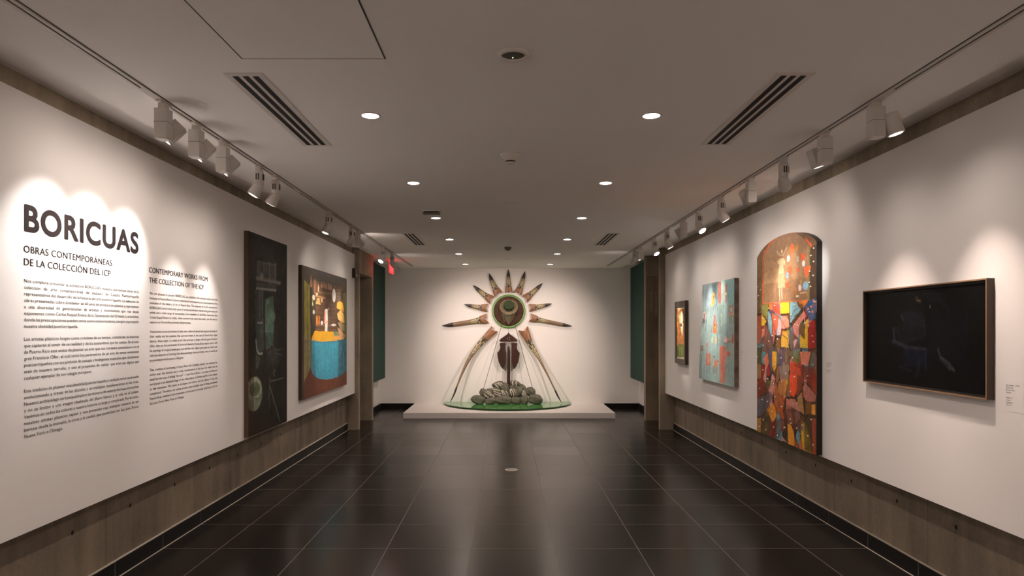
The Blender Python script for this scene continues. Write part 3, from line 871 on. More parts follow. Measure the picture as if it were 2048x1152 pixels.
    R.poly([(95, 120), (163, 100), (163, 460), (92, 610)], (132, 122, 82), .95, .3)
    R.line([(137, 0), (137, 500)], .02, (78, 66, 34), .8); R.line([(160, 0), (160, 455)], .012, (186, 172, 90), .7)
    R.poly([(163, 440), (92, 610), (95, 790), (545, 620), (545, 480), (400, 540)], (98, 52, 34), .98, .35)
    bar = [(172, 140), (200, 165), (280, 172), (400, 170), (480, 155), (540, 140), (545, 470), (500, 520), (420, 555), (330, 572), (240, 560), (190, 520), (168, 460)]
    R.poly(bar, (52, 142, 168), 1, .15)
    R.poly([(168, 170), (205, 175), (215, 540), (190, 520), (168, 460)], (48, 104, 124), .7, .5)
    R.poly([(455, 160), (545, 140), (545, 470), (500, 520), (450, 545)], (42, 72, 84), .85, .4)
    rr = random.Random(5)
    for k in range(60):
        x = rr.uniform(175, 520); y = rr.uniform(170, 400); R.line([(x, y), (x+rr.uniform(-3, 3), y+rr.uniform(40, 150))], .010, rr.choice([(96, 176, 194), (46, 112, 134), (104, 180, 190), (36, 92, 116)]), .45)
    R.line([(172, 160), (240, 178), (400, 178), (500, 160)], .012, (34, 84, 100), .7)
    R.poly([(205, 62), (470, 70), (480, 120), (520, 140), (480, 155), (280, 170), (175, 150), (180, 120)], (240, 156, 36), 1, .15)
    R.poly([(405, 68), (455, 68), (470, 110), (410, 115)], (62, 116, 98), .95, .2)
    R.poly([(420, 120), (480, 115), (500, 135), (470, 152), (380, 150)], (206, 150, 90), .9)
    R.poly([(440, 20), (480, 50), (500, 110), (488, 155), (475, 120)], (188, 146, 108), .95, .2)
    R.line([(175, 155), (280, 172), (440, 160)], .01, (245, 190, 90), .6)
    R.tex(.28, (70, 70), 15)
    canvas_mesh('painted_canvas', R, lambda s, z: (fx, s, z), t, M_PIG, 1.55)
painting_two()

# --- painting 3, tall arched panel (right wall)
def painting_three():
    y0, y1, z0 = 5.405, 6.69, .595; fx = 2.455; L = y1-y0; ym = (y0+y1)/2
    def top(y):   # depressed arch with shoulders
        u = abs(y-ym)/(L/2); return 2.288 + .226*math.sqrt(max(0, 1-(u*.93)**2)) - .226*math.sqrt(1-.93**2)
    t = empty('painting', (0, 0, 0), 'tall arched painting with black sides, a white-dressed figure above bright patchwork', 'painting')
    bm = bmesh.new(); N = 40
    out = [(y0, z0)] + [(y1, z0)] + [(y1-L*k/N, top(y1-L*k/N)) for k in range(N+1)]
    f = [bm.verts.new((fx+.001, a, b)) for a, b in out]; g = [bm.verts.new((PR, a, b)) for a, b in out]
    bm.faces.new(f); bm.faces.new(g)
    for i in range(len(out)):
        j = (i+1) % len(out); bm.faces.new((f[i], f[j], g[j], g[i]))
    fin('panel_side', bm, M_BLACKFRAME, t)
    # unit grid; z is stretched under the arch
    nx, nz = 210, 420
    R = Raster(-y1, -y0, 0, 1, nx, nz, (96, 70, 46))
    T = np.array([top(-s) for s in R.sx])
    R.Z = z0 + R.Z*(T-z0)[None, :]
    P = 2.455
    A = crop(1505, 440, .14762, P, 'right'); Bm = crop(1505, 600, .13889, P, 'right'); Cc = crop(1505, 750, .14762, P, 'right')
    R.map = A
    R.C[:] = lin((104, 80, 52)); R.tex(.4, (20, 40), 21)
    R.poly([(785, 380), (885, 320), (885, 1152), (770, 1152)], (62, 46, 38), .9, .3)
    arch = [(150, 1135), (155, 540), (170, 470), (230, 350), (310, 250), (400, 190), (500, 168), (600, 185), (680, 240), (750, 330), (775, 380), (770, 1100)]
    R.poly(arch, (150, 116, 84), 1, .25)
    R.poly([(155, 860), (760, 780), (755, 1085), (155, 1135)], (124, 92, 64), .7, .5)
    R.poly([(160, 560), (480, 560), (480, 850), (160, 860)], (168, 134, 98), .6, .6)
    R.line([(140, 1140), (143, 520), (160, 460), (230, 330), (310, 235), (400, 165), (480, 145), (600, 152)], .020, (214, 98, 50), .95)
    R.line([(720, 260), (795, 345)], .022, (222, 96, 52), .9); R.line([(600, 152), (680, 200), (720, 260)], .008, (120, 80, 50), .8)
    R.line([(768, 370), (765, 1090)], .014, (104, 118, 58), .9); R.line([(748, 380), (745, 1090)], .008, (176, 108, 60), .7)
    R.line([(150, 1137), (745, 1090)], .012, (216, 112, 58), .9)
    # figure
    cr_ = (196, 176, 136)
    R.poly([(340, 560), (375, 520), (425, 520), (445, 555), (438, 610), (415, 600), (430, 720), (350, 730), (365, 600), (345, 600)], cr_, .95)
    R.poly([(350, 725), (432, 725), (440, 915), (338, 920)], (176, 152, 114), .95, .2)
    for k in range(6): R.line([(360+k*12, 800), (352+k*15, 912)], .004, (156, 116, 84), .7)
    R.line([(333, 425), (352, 455), (378, 480)], .014, cr_); R.line([(462, 375), (435, 430), (412, 480)], .014, cr_)
    R.ell(397, 425, 13, 24, (214, 184, 150)); R.line([(397, 470), (392, 520)], .020, (196, 160, 124)); R.ell(385, 500, 24, 14, (150, 92, 60), .8)
    R.line([(368, 920), (366, 1020), (372, 1080)], .013, (216, 190, 156)); R.line([(398, 920), (396, 1010), (402, 1065)], .013, (216, 190, 156))
    R.poly([(340, 800), (300, 1120), (250, 1152), (360, 1100)], (96, 66, 46), .35)
    # drops and petals
    for x, y, rx, ry, c in ((535, 395, 32, 80, (206, 104, 56)), (605, 375, 22, 45, (188, 128, 60)), (487, 522, 21, 42, (224, 206, 186)), (612, 530, 16, 40, (164, 148, 138)),
        (682, 500, 27, 52, (226, 86, 44)), (692, 590, 22, 42, (226, 204, 198)), (617, 675, 20, 30, (186, 78, 48)), (512, 680, 27, 62, (212, 92, 54)), (473, 748, 20, 42, (128, 158, 178)),
        (477, 882, 22, 42, (206, 82, 54)), (642, 918, 22, 48, (216, 190, 188)), (718, 890, 36, 62, (126, 174, 196)), (585, 960, 14, 60, (176, 106, 48)), (656, 850, 8, 40, (176, 132, 70)), (605, 1032, 22, 14, (228, 200, 172)), (690, 985, 50, 12, (190, 150, 118))):
        R.ell(x, y, rx, ry, c, .92)
    R.poly([(695, 640), (795, 615), (790, 660), (745, 770), (715, 770), (698, 700)], (218, 96, 54), .95)
    # patchwork: irregular cells first, then the big shapes
    R.map = Bm
    below = []
    pal = [(176, 84, 44), (206, 160, 44), (96, 104, 62), (110, 148, 160), (202, 118, 104), (112, 78, 52), (162, 52, 40), (92, 84, 98), (140, 96, 62), (170, 120, 60), (206, 146, 140), (84, 62, 44)]
    rr = random.Random(12); seeds = []
    for k in range(80):
        yy = rr.uniform(.6, 1.72); seeds.append((rr.uniform(-y1, -y0), yy, pal[rr.randrange(len(pal))]))
    sx = np.array([q[0] for q in seeds]); sz = np.array([q[1] for q in seeds]); cc = np.array([lin(q[2]) for q in seeds])
    wob = (fnoise(R.S.shape, (10, 20), 31)-.5)*.07; wob2 = (fnoise(R.S.shape, (10, 20), 32)-.5)*.07
    D = np.hypot((R.S+wob)[..., None]-sx, ((R.Z+wob2)[..., None]-sz)*.45)
    Ds = np.sort(D, -1); idx = D.argmin(-1)
    zl = Bm(64, 60)[1]; s_l, z_l = Bm(140, 60); s_r, z_r = Bm(800, 10)
    zedge = z_l + (R.S-s_l)*(z_r-z_l)/(s_r-s_l)
    mask = (R.Z < np.where(R.S < s_l, z_l, zedge)) & ~((R.S < s_l) & (R.Z > Bm(90, 190)[1]))
    cell = cc[idx]*(.8)
    edge = (Ds[..., 1]-Ds[..., 0]) < .010
    cell = np.where(edge[..., None], np.array(lin((52, 34, 22))), cell)
    R.C = np.where(mask[..., None], cell, R.C)
    g = lambda *a: a
    BR = (86, 60, 40)
    R.poly([(60, 190), (125, 195), (125, 225), (60, 228)], (60, 36, 24)); R.poly([(60, 230), (125, 228), (130, 590), (60, 660)], (168, 84, 48), 1, .2)
    R.poly([(130, 70), (230, 62), (222, 170), (205, 280), (130, 190)], (134, 134, 66), 1, .2)
    R.poly([(130, 200), (200, 310), (165, 370), (130, 370)], (214, 176, 44)); R.poly([(135, 410), (180, 440), (150, 540), (130, 550)], (210, 122, 96))
    R.poly([(235, 60), (290, 55), (290, 150), (240, 130)], (206, 112, 50)); R.poly([(295, 52), (385, 45), (400, 210), (370, 215), (300, 160)], (196, 66, 40), 1, .15)
    R.poly([(395, 42), (532, 35), (532, 190), (405, 195)], (222, 182, 40), 1, .1); R.poly([(405, 195), (515, 190), (515, 225), (405, 228)], (70, 48, 32))
    R.poly([(540, 32), (640, 28), (655, 80), (700, 130), (560, 320), (540, 330)], (134, 176, 184), 1, .15)
    R.poly([(660, 25), (800, 5), (745, 105), (680, 70)], (204, 116, 46)); R.poly([(650, 40), (720, 60), (740, 110), (690, 125), (655, 90)], (120, 78, 44))
    R.poly([(745, 90), (820, 0), (915, -30), (915, 270), (815, 305), (790, 220)], (54, 86, 122), 1, .25)
    for x, y in ((800, 130), (865, 170), (845, 95), (880, 10)): R.ell(x, y, 15, 20, (196, 124, 92))
    R.poly([(740, 160), (775, 230), (690, 330), (670, 400), (660, 560), (600, 500), (568, 380)], (214, 132, 118), 1, .12)
    R.poly([(812, 320), (905, 285), (912, 700), (800, 700)], (164, 40, 34), 1, .25)
    R.poly([(800, 275), (795, 690), (690, 690), (678, 490), (750, 570), (760, 340), (770, 290)], (216, 172, 42), 1, .1)
    R.poly([(675, 360), (720, 335), (755, 350), (752, 570), (700, 520), (675, 470)], (108, 78, 46), 1, .2)
    R.poly([(215, 180), (235, 160), (270, 240), (280, 330), (275, 520), (250, 480), (225, 400)], (130, 164, 166), 1, .15)
    R.poly([(275, 180), (390, 240), (370, 360), (330, 480), (300, 640), (290, 400)], (198, 88, 50), 1, .2)
    R.poly([(375, 280), (400, 275), (415, 410), (400, 505), (350, 510)], (200, 160, 160), 1, .1)
    R.poly([(410, 235), (480, 230), (520, 280), (530, 380), (450, 420), (415, 400)], (216, 136, 112), 1, .15)
    R.poly([(440, 440), (520, 430), (525, 690), (410, 680), (415, 530)], (208, 156, 54), 1, .15)
    R.poly([(170, 350), (215, 370), (260, 560), (300, 640), (230, 760), (140, 740), (135, 590), (185, 490)], (112, 74, 56), 1, .4)
    R.poly([(545, 400), (600, 500), (660, 560), (690, 700), (560, 740), (530, 600)], (112, 76, 54), 1, .3)
    R.poly([(590, 600), (620, 560), (650, 570), (600, 690)], (206, 160, 156))
    R.poly([(345, 540), (410, 560), (410, 690), (350, 690)], (104, 72, 48), 1, .3)
    R.poly([(685, 745), (840, 745), (800, 940), (700, 930)], (204, 120, 92), 1, .1); R.poly([(860, 760), (912, 760), (905, 1000), (810, 980)], (92, 98, 94), 1, .3)
    R.poly([(355, 700), (450, 700), (450, 960), (360, 960)], (84, 72, 92), 1, .4); R.poly([(450, 700), (530, 690), (525, 930), (450, 940)], (96, 78, 74), 1, .5)
    R.poly([(155, 850), (215, 750), (235, 900), (200, 1010)], (202, 114, 84), 1, .2); R.poly([(285, 740), (345, 745), (345, 960), (310, 1030), (280, 950)], (206, 148, 48), 1, .15)
    R.poly([(545, 740), (685, 720), (690, 920), (560, 890)], (112, 104, 54), 1, .4)
    R.poly([(540, 900), (620, 890), (700, 960), (700, 1150), (540, 1150)], (190, 70, 42), 1, .25)
    R.poly([(700, 960), (820, 950), (910, 1000), (912, 1150), (700, 1150)], (112, 52, 34), 1, .3)
    R.poly([(60, 700), (130, 680), (130, 900), (60, 930)], (84, 88, 50), 1, .3); R.poly([(60, 930), (120, 920), (120, 1120), (60, 1150)], (150, 116, 74), 1, .3)
    R.poly([(380, 960), (520, 920), (525, 1150), (400, 1150)], (122, 106, 100), 1, .4)
    DK = (60, 38, 26)
    for p, w_ in (([(125, 190), (190, 260), (240, 400), (270, 560), (290, 640)], .010), ([(232, 60), (215, 260)], .008), ([(275, 170), (290, 330), (350, 520), (330, 680)], .010),
        ([(280, 180), (380, 240), (480, 400), (520, 520), (540, 700)], .008), ([(415, 430), (480, 440), (560, 380), (720, 130)], .015), ([(560, 330), (600, 240), (640, 210)], .008), ([(545, 290), (590, 160), (640, 120)], .007),
        ([(570, 380), (600, 500), (660, 560)], .010), ([(533, 40), (540, 700), (525, 1150)], .008), ([(345, 520), (430, 500), (500, 560), (530, 700)], .009), ([(60, 680), (130, 600), (190, 480), (180, 430)], .008),
        ([(120, 230), (125, 1150)], .006), ([(690, 700), (800, 720), (910, 700)], .014), ([(610, 930), (700, 980)], .009), ([(850, 740), (810, 960)], .008)):
        R.line(p, w_, DK, .85)
    R.map = Cc
    R.poly([(55, 150), (140, 40), (190, 130), (190, 230), (60, 310)], (112, 50, 32), 1, .3)
    R.poly([(200, 230), (290, 0), (310, 60), (250, 180), (180, 260)], (190, 128, 108)); R.poly([(240, 200), (300, 130), (275, 290)], (196, 120, 96))
    R.poly([(500, 0), (600, 0), (600, 200), (560, 310), (510, 280)], (216, 76, 38), 1, .1); R.poly([(600, 0), (690, 20), (660, 200), (600, 300)], (124, 62, 36), 1, .3)
    R.poly([(715, 0), (860, 0), (860, 240), (740, 100)], (132, 44, 30), 1, .35)
    R.poly([(705, 100), (860, 270), (850, 360), (790, 370), (710, 330), (680, 180)], (168, 106, 94), 1, .2)
    R.poly([(60, 330), (165, 280), (130, 550), (60, 570)], (74, 86, 96), 1, .3); R.poly([(180, 260), (240, 220), (275, 310), (190, 480), (150, 520)], (92, 76, 84), 1, .3)
    R.poly([(205, 490), (270, 365), (320, 470), (325, 570), (265, 645)], (206, 134, 40), 1, .15)
    R.poly([(315, 80), (370, 260), (430, 380), (330, 560), (290, 400), (290, 250)], (158, 86, 46), 1, .3); R.poly([(380, 60), (440, 50), (470, 150), (440, 330), (380, 220)], (170, 104, 62), 1, .4)
    R.poly([(500, 320), (580, 330), (620, 490), (510, 440)], (176, 116, 100), 1, .15); R.poly([(600, 300), (670, 230), (700, 540), (630, 480)], (156, 116, 68), 1, .25)
    R.poly([(800, 400), (850, 400), (850, 545), (800, 530)], (206, 140, 52)); R.poly([(715, 380), (790, 370), (800, 520), (720, 540)], (112, 74, 34), 1, .3)
    R.poly([(440, 450), (560, 460), (700, 570), (640, 780), (470, 640), (430, 560)], (92, 58, 40), 1, .3)
    R.poly([(60, 590), (115, 570), (110, 780), (60, 765)], (160, 116, 50), 1, .15); R.poly([(125, 540), (210, 490), (245, 640), (230, 830), (115, 785)], (74, 66, 42), 1, .3)
    R.poly([(245, 650), (325, 600), (325, 870), (240, 835)], (104, 46, 32), 1, .25); R.poly([(330, 600), (430, 590), (390, 760), (340, 870)], (96, 76, 76), 1, .35)
    R.poly([(475, 655), (520, 680), (560, 770), (570, 965), (485, 940)], (206, 138, 44), 1, .12); R.poly([(405, 830), (465, 915), (380, 885)], (160, 116, 116))
    R.poly([(645, 860), (690, 1010), (630, 1000)], (172, 92, 66)); R.poly([(800, 590), (855, 590), (855, 1100), (810, 1080)], (152, 70, 46), 1, .15)
    R.poly([(700, 600), (795, 580), (800, 1060), (700, 1010)], (70, 60, 36), 1, .3); R.poly([(640, 700), (690, 640), (700, 800)], (104, 90, 84), 1, .3)
    for p, w_ in (([(60, 580), (130, 555), (190, 480)], .013), ([(190, 120), (200, 240), (60, 320)], .010), ([(180, 260), (130, 560), (115, 780)], .009), ([(300, 60), (180, 265)], .008), ([(270, 290), (330, 480), (325, 880)], .010),
        ([(380, 580), (470, 660), (475, 920)], .010), ([(510, 280), (590, 320), (660, 220), (700, 100)], .014), ([(520, 440), (620, 500), (720, 560), (850, 560)], .014), ([(600, 310), (630, 490), (700, 560)], .008), ([(670, 220), (710, 400), (705, 600)], .010),
        ([(340, 860), (420, 680), (440, 560)], .010), ([(560, 760), (580, 960)], .008), ([(795, 560), (810, 1080)], .012), ([(715, 90), (855, 260)], .012), ([(790, 375), (855, 370)], .014), ([(370, 260), (440, 400), (500, 450)], .009), ([(640, 780), (700, 610)], .008), ([(210, 490), (250, 640)], .010), ([(640, 640), (630, 980)], .008)):
        R.line(p, w_, DK, .9)
    R.tex(.3, (60, 120), 44); R.tex(.15, (25, 50), 45)
    canvas_mesh('painted_panel', R, lambda s, z: (fx, -s, z), t, M_PIG, 1.3)
    # beads
    bmc = bmesh.new(); bmesh.ops.create_icosphere(bmc, subdivisions=2, radius=.0075)
    me = bpy.data.meshes.new('bead'); bmc.to_mesh(me); bmc.free(); me.materials.append(M_STUD); me.shade_smooth()
    pts = [A(*p) for p in ((835, 382), (798, 482), (834, 563), (778, 697), (828, 754), (774, 846), (792, 902), (75, 907), (113, 948), (84, 1028), (70, 1108), (850, 1115))]
    pts += [Bm(*p) for p in ((323, 80), (160, 125), (240, 120), (610, 70), (560, 212), (457, 278), (240, 308), (68, 322), (330, 285), (165, 435), (380, 455), (290, 515), (365, 565), (240, 595), (158, 655), (735, 665), (868, 520), (812, 375), (765, 330), (735, 910), (415, 838), (583, 832), (318, 932), (155, 1007), (485, 1060), (608, 1110), (800, 1100), (875, 930), (78, 818), (225, 1135), (825, 175), (905, 30), (460, 660), (70, 550), (655, 370), (615, 355), (420, 100), (145, 275), (880, 600))]
    pts += [Cc(*p) for p in ((210, 52), (102, 182), (135, 335), (207, 360), (265, 497), (310, 298), (402, 432), (450, 292), (395, 85), (292, 122), (575, 27), (520, 228), (755, 15), (560, 392), (650, 300), (517, 598), (150, 606), (188, 743), (290, 708), (440, 712), (605, 722), (345, 820), (757, 826), (825, 950), (800, 605), (95, 700), (680, 680), (525, 655))]
    for s, z in pts:
        if not (y0+.01 < -s < y1-.01): continue
        b = bpy.data.objects.new('bead', me); COL.objects.link(b); b.parent = t; b.location = (fx-.003, -s, z)
painting_three()

# --- painting 4, pale blue canvas with figures (right wall)
def painting_four():
    fx = 2.45; zb, zt = .967, 2.144; yn, yft, yfb = 7.345, 8.53, 8.70
    t = empty('painting', (0, 0, 0), 'pale turquoise painting with small childlike animals and a pink figure on the right wall', 'painting')
    def far(z): return yfb + (yft-yfb)*(z-zb)/(zt-zb)
    bm = bmesh.new(); q = [(yn, zb), (far(zb), zb), (far(zt), zt), (yn, zt)]
    a = [bm.verts.new((fx+.001, *p)) for p in q]; b = [bm.verts.new((PR, *p)) for p in q]
    bm.faces.new(a); bm.faces.new(b)
    for i in range(4): bm.faces.new((a[i], a[(i+1) % 4], b[(i+1) % 4], b[i]))
    fin('canvas_edge', bm, m_noisecol('splashed_canvas_edge', (.22, .17, .12), (.10, .05, .03), 9, .7, .1), t)
    nx, nz = 220, 220
    R = Raster(0, 1, zb, zt, nx, nz, (134, 158, 156))
    fr = np.array([far(z) for z in R.sz])[:, None]
    R.S = -fr + R.S*(fr-yn)
    m1 = crop(1390, 545, .10846, 2.45, 'right'); m2 = crop(1390, 660, .10846, 2.45, 'right')
    R.tex(.25, (6, 8), 51)
    R.map = m1
    R.poly([(590, 150), (760, 100), (760, 620), (600, 560)], (118, 168, 170), .8, .3)
    R.poly([(130, 240), (310, 200), (300, 640), (130, 700)], (148, 166, 176), .7, .4)
    R.poly([(310, 200), (430, 180), (430, 560), (320, 400)], (100, 124, 132), .8, .4)
    R.poly([(480, 160), (560, 150), (560, 640), (470, 700)], (124, 148, 138), .8, .4)
    R.poly([(440, 600), (540, 600), (480, 1150), (430, 1150)], (112, 134, 122), .6, .5)
    R.poly([(130, 240), (165, 235), (160, 900), (100, 1150)], (98, 104, 104), .6, .4)
    R.poly([(432, 175), (480, 165), (485, 500), (470, 580), (440, 560), (425, 400)], (164, 70, 46), .95, .25)
    R.poly([(555, 220), (592, 210), (580, 560), (560, 560)], (166, 74, 56), .9, .3); R.ell(572, 390, 11, 22, (226, 206, 140)); R.line([(548, 230), (555, 400)], .006, (84, 70, 60), .8)
    R.poly([(320, 380), (365, 370), (362, 540), (330, 640), (298, 600)], (214, 164, 78), .95, .2); R.ell(340, 450, 10, 28, (186, 96, 56)); R.line([(335, 490), (330, 580)], .010, (150, 96, 50))
    R.line([(292, 640), (290, 760)], .012, (172, 100, 84), .9)
    for x, y in ((240, 670), (345, 660), (375, 640), (400, 590), (415, 690), (530, 600), (520, 390), (200, 1050), (300, 1090), (215, 900)): R.line([(x, y-40), (x-4, y+30)], .014, (76, 92, 92), .8)
    R.ell(172, 800, 24, 85, (196, 166, 162), .9); R.ell(170, 800, 10, 50, (134, 66, 56), .9); R.ell(162, 890, 20, 50, (88, 76, 76), .9); R.line([(150, 930), (152, 1020)], .014, (80, 64, 60)); R.line([(205, 880), (200, 1060)], .012, (90, 100, 96))
    R.poly([(350, 780), (378, 780), (385, 900), (412, 960), (400, 1110), (335, 1110), (330, 960)], (172, 98, 66), .9, .3); R.ell(368, 1000, 22, 70, (206, 138, 72), .9); R.ell(365, 970, 10, 20, (120, 60, 44)); R.line([(360, 790), (345, 1090)], .008, (96, 56, 44))
    R.line([(490, 770), (492, 970)], .016, (198, 196, 156), .9)
    R.poly([(630, 610), (692, 605), (700, 740), (632, 750)], (168, 110, 100), .9, .2); R.poly([(642, 650), (685, 640), (688, 720), (645, 730)], (186, 174, 158)); R.poly([(632, 750), (700, 745), (712, 800), (640, 812)], (196, 140, 104), .95)
    for x, c in ((645, (110, 100, 90)), (672, (126, 72, 56)), (708, (66, 70, 72))): R.line([(x, 800), (x, 930)], .018, c, .9)
    R.map = m2
    R.poly([(95, 280), (150, 280), (155, 380), (95, 385)], (112, 72, 50), .9, .4); R.line([(105, 380), (105, 480)], .014, (76, 54, 42)); R.line([(145, 380), (145, 450)], .014, (76, 54, 42)); R.line([(115, 130), (120, 280)], .02, (108, 90, 84), .7)
    R.line([(240, 240), (215, 300), (218, 430)], .022, (176, 96, 72), .85); R.line([(210, 260), (245, 290)], .014, (176, 96, 72), .85)
    R.poly([(205, 430), (285, 440), (285, 660), (200, 660)], (178, 92, 66), .9, .4); R.ell(245, 560, 28, 60, (204, 130, 96), .7, .6)
    for x in (168, 222, 272): R.line([(x, 640), (x, 790)], .016, (76, 84, 76), .9)
    R.ell(315, 190, 16, 70, (198, 196, 142), .8, .4); R.ell(385, 185, 15, 75, (222, 176, 112), .9); R.line([(410, 40), (415, 310)], .014, (74, 82, 84), .9)
    R.ell(365, 20, 36, 50, (186, 110, 66), .9); R.ell(345, 110, 22, 60, (124, 178, 152), .6, .5); R.ell(370, 400, 40, 120, (120, 172, 156), .4, .8)
    R.line([(325, 480), (350, 510), (370, 490)], .010, (60, 52, 46)); R.line([(345, 510), (345, 640)], .014, (198, 160, 96))
    R.poly([(350, 550), (410, 580), (412, 690), (350, 680)], (182, 108, 62), .95, .3); R.line([(410, 575), (432, 580)], .014, (150, 70, 50))
    for x in (340, 368, 398): R.line([(x, 680), (x+2, 800)], .015, (88, 60, 46), .9)
    R.poly([(455, 300), (540, 290), (590, 370), (650, 430), (640, 490), (590, 470), (560, 620), (555, 990), (460, 970), (450, 500)], (194, 112, 90), .92, .3)
    R.poly([(520, 400), (590, 380), (560, 620), (520, 900)], (202, 144, 122), .6, .5)
    for k in range(9): R.line([(465+k*11, 320), (462+k*10, 700+k*20)], .008, (172, 62, 44), .6)
    R.line([(462, 0), (455, 990)], .010, (160, 76, 60), .7)
    R.poly([(540, 110), (590, 150), (600, 230), (570, 250), (530, 200)], (214, 170, 162), .95); R.ell(548, 150, 5, 12, (120, 50, 50)); R.line([(590, 60), (600, 130), (590, 230), (545, 255)], .009, (140, 76, 66), .8)
    R.line([(600, 200), (665, 175)], .026, (190, 130, 110), .8); R.line([(600, 230), (670, 200)], .012, (130, 70, 62), .8)
    R.poly([(685, 90), (700, 60), (712, 150), (705, 250), (680, 240)], (160, 66, 54), .95); R.line([(668, 250), (665, 440)], .020, (196, 132, 96), .9)
    R.ell(625, 450, 28, 45, (176, 80, 62), .8); R.poly([(575, 480), (755, 400), (755, 1040), (570, 990)], (124, 140, 134), .5, .5)
    R.poly([(80, 400), (130, 500), (120, 900), (75, 890)], (92, 104, 106), .6, .4)
    R.tex(.28, (60, 60), 55)
    canvas_mesh('painted_canvas', R, lambda s, z: (fx, -s, z), t, M_PIG, 1.55)
painting_four()

# --- painting 5, small framed gold picture (right wall)
def painting_five():
    t = empty('framed_picture', (0, 0, 0), 'small dark-framed gold and green picture, farthest work on the right wall', 'picture')
    y0, y1, z0, z1 = 9.375, 9.95, 1.10, 1.986; fx = 2.452
    w = .062
    bm = bmesh.new()
    bx(bm, fx, PR, y0, y1, z0, z0+w+.01); bx(bm, fx, PR, y0, y1, z1-w-.02, z1); bx(bm, fx, PR, y0, y0+w, z0+w+.01, z1-w-.02); bx(bm, fx, PR, y1-w, y1, z0+w+.01, z1-w-.02)
    fin('frame', bm, M_BROWNFRAME, t, bevel=.002)
    box('mat_board', fx+.012, PR, y0+w, y1-w, z0+w+.01, z1-w-.02, M_MAT, t)
    R = Raster(-(y1-w-.012), -(y0+w+.012), z0+w+.028, z1-w-.044, 90, 150, (150, 96, 44)); R.map = crop(1335, 590, .13021, 2.46, 'right')
    R.tex(.8, (12, 30), 61)
    R.poly([(125, 180), (285, 170), (285, 420), (125, 420)], (112, 66, 34), .7, .6)
    R.line([(165, 240), (180, 205), (215, 190), (245, 205), (262, 250)], .03, (206, 154, 66), .9)
    R.line([(150, 420), (170, 620)], .022, (200, 130, 60), .8); R.line([(268, 250), (265, 560)], .022, (210, 128, 70), .8)
    R.poly([(195, 290), (215, 240), (235, 290), (240, 420), (225, 640), (205, 560), (190, 400)], (240, 214, 168), .98)
    R.poly([(170, 320), (200, 300), (205, 430), (180, 440)], (168, 166, 112), .8); R.ell(205, 460, 14, 28, (80, 50, 40)); R.ell(240, 415, 10, 18, (92, 60, 48))
    rr = random.Random(8)
    for k in range(60):
        x = rr.uniform(130, 285); y = rr.uniform(180, 780); R.line([(x, y), (x+rr.uniform(-14, 14), y+rr.uniform(10, 50))], .008, rr.choice([(224, 174, 96), (70, 40, 26), (206, 120, 70), (236, 204, 150), (90, 50, 30)]), .8)
    R.poly([(130, 640), (285, 640), (285, 800), (130, 800)], (176, 106, 60), .6, .7)
    R.poly([(130, 790), (190, 740), (250, 770), (285, 800), (285, 1000), (130, 970)], (58, 100, 48), .95, .4)
    for k in range(20):
        x = rr.uniform(135, 280); R.line([(x, 800), (x+3, 940)], .006, rr.choice([(120, 160, 80), (36, 70, 36), (200, 190, 130)]), .6)
    for x in (150, 172, 215, 240): R.ell(x, 965, 8, 12, (226, 190, 140))
    canvas_mesh('picture', R, lambda s, z: (fx+.011, -s, z), t, M_PIG, 1.6)
painting_five()

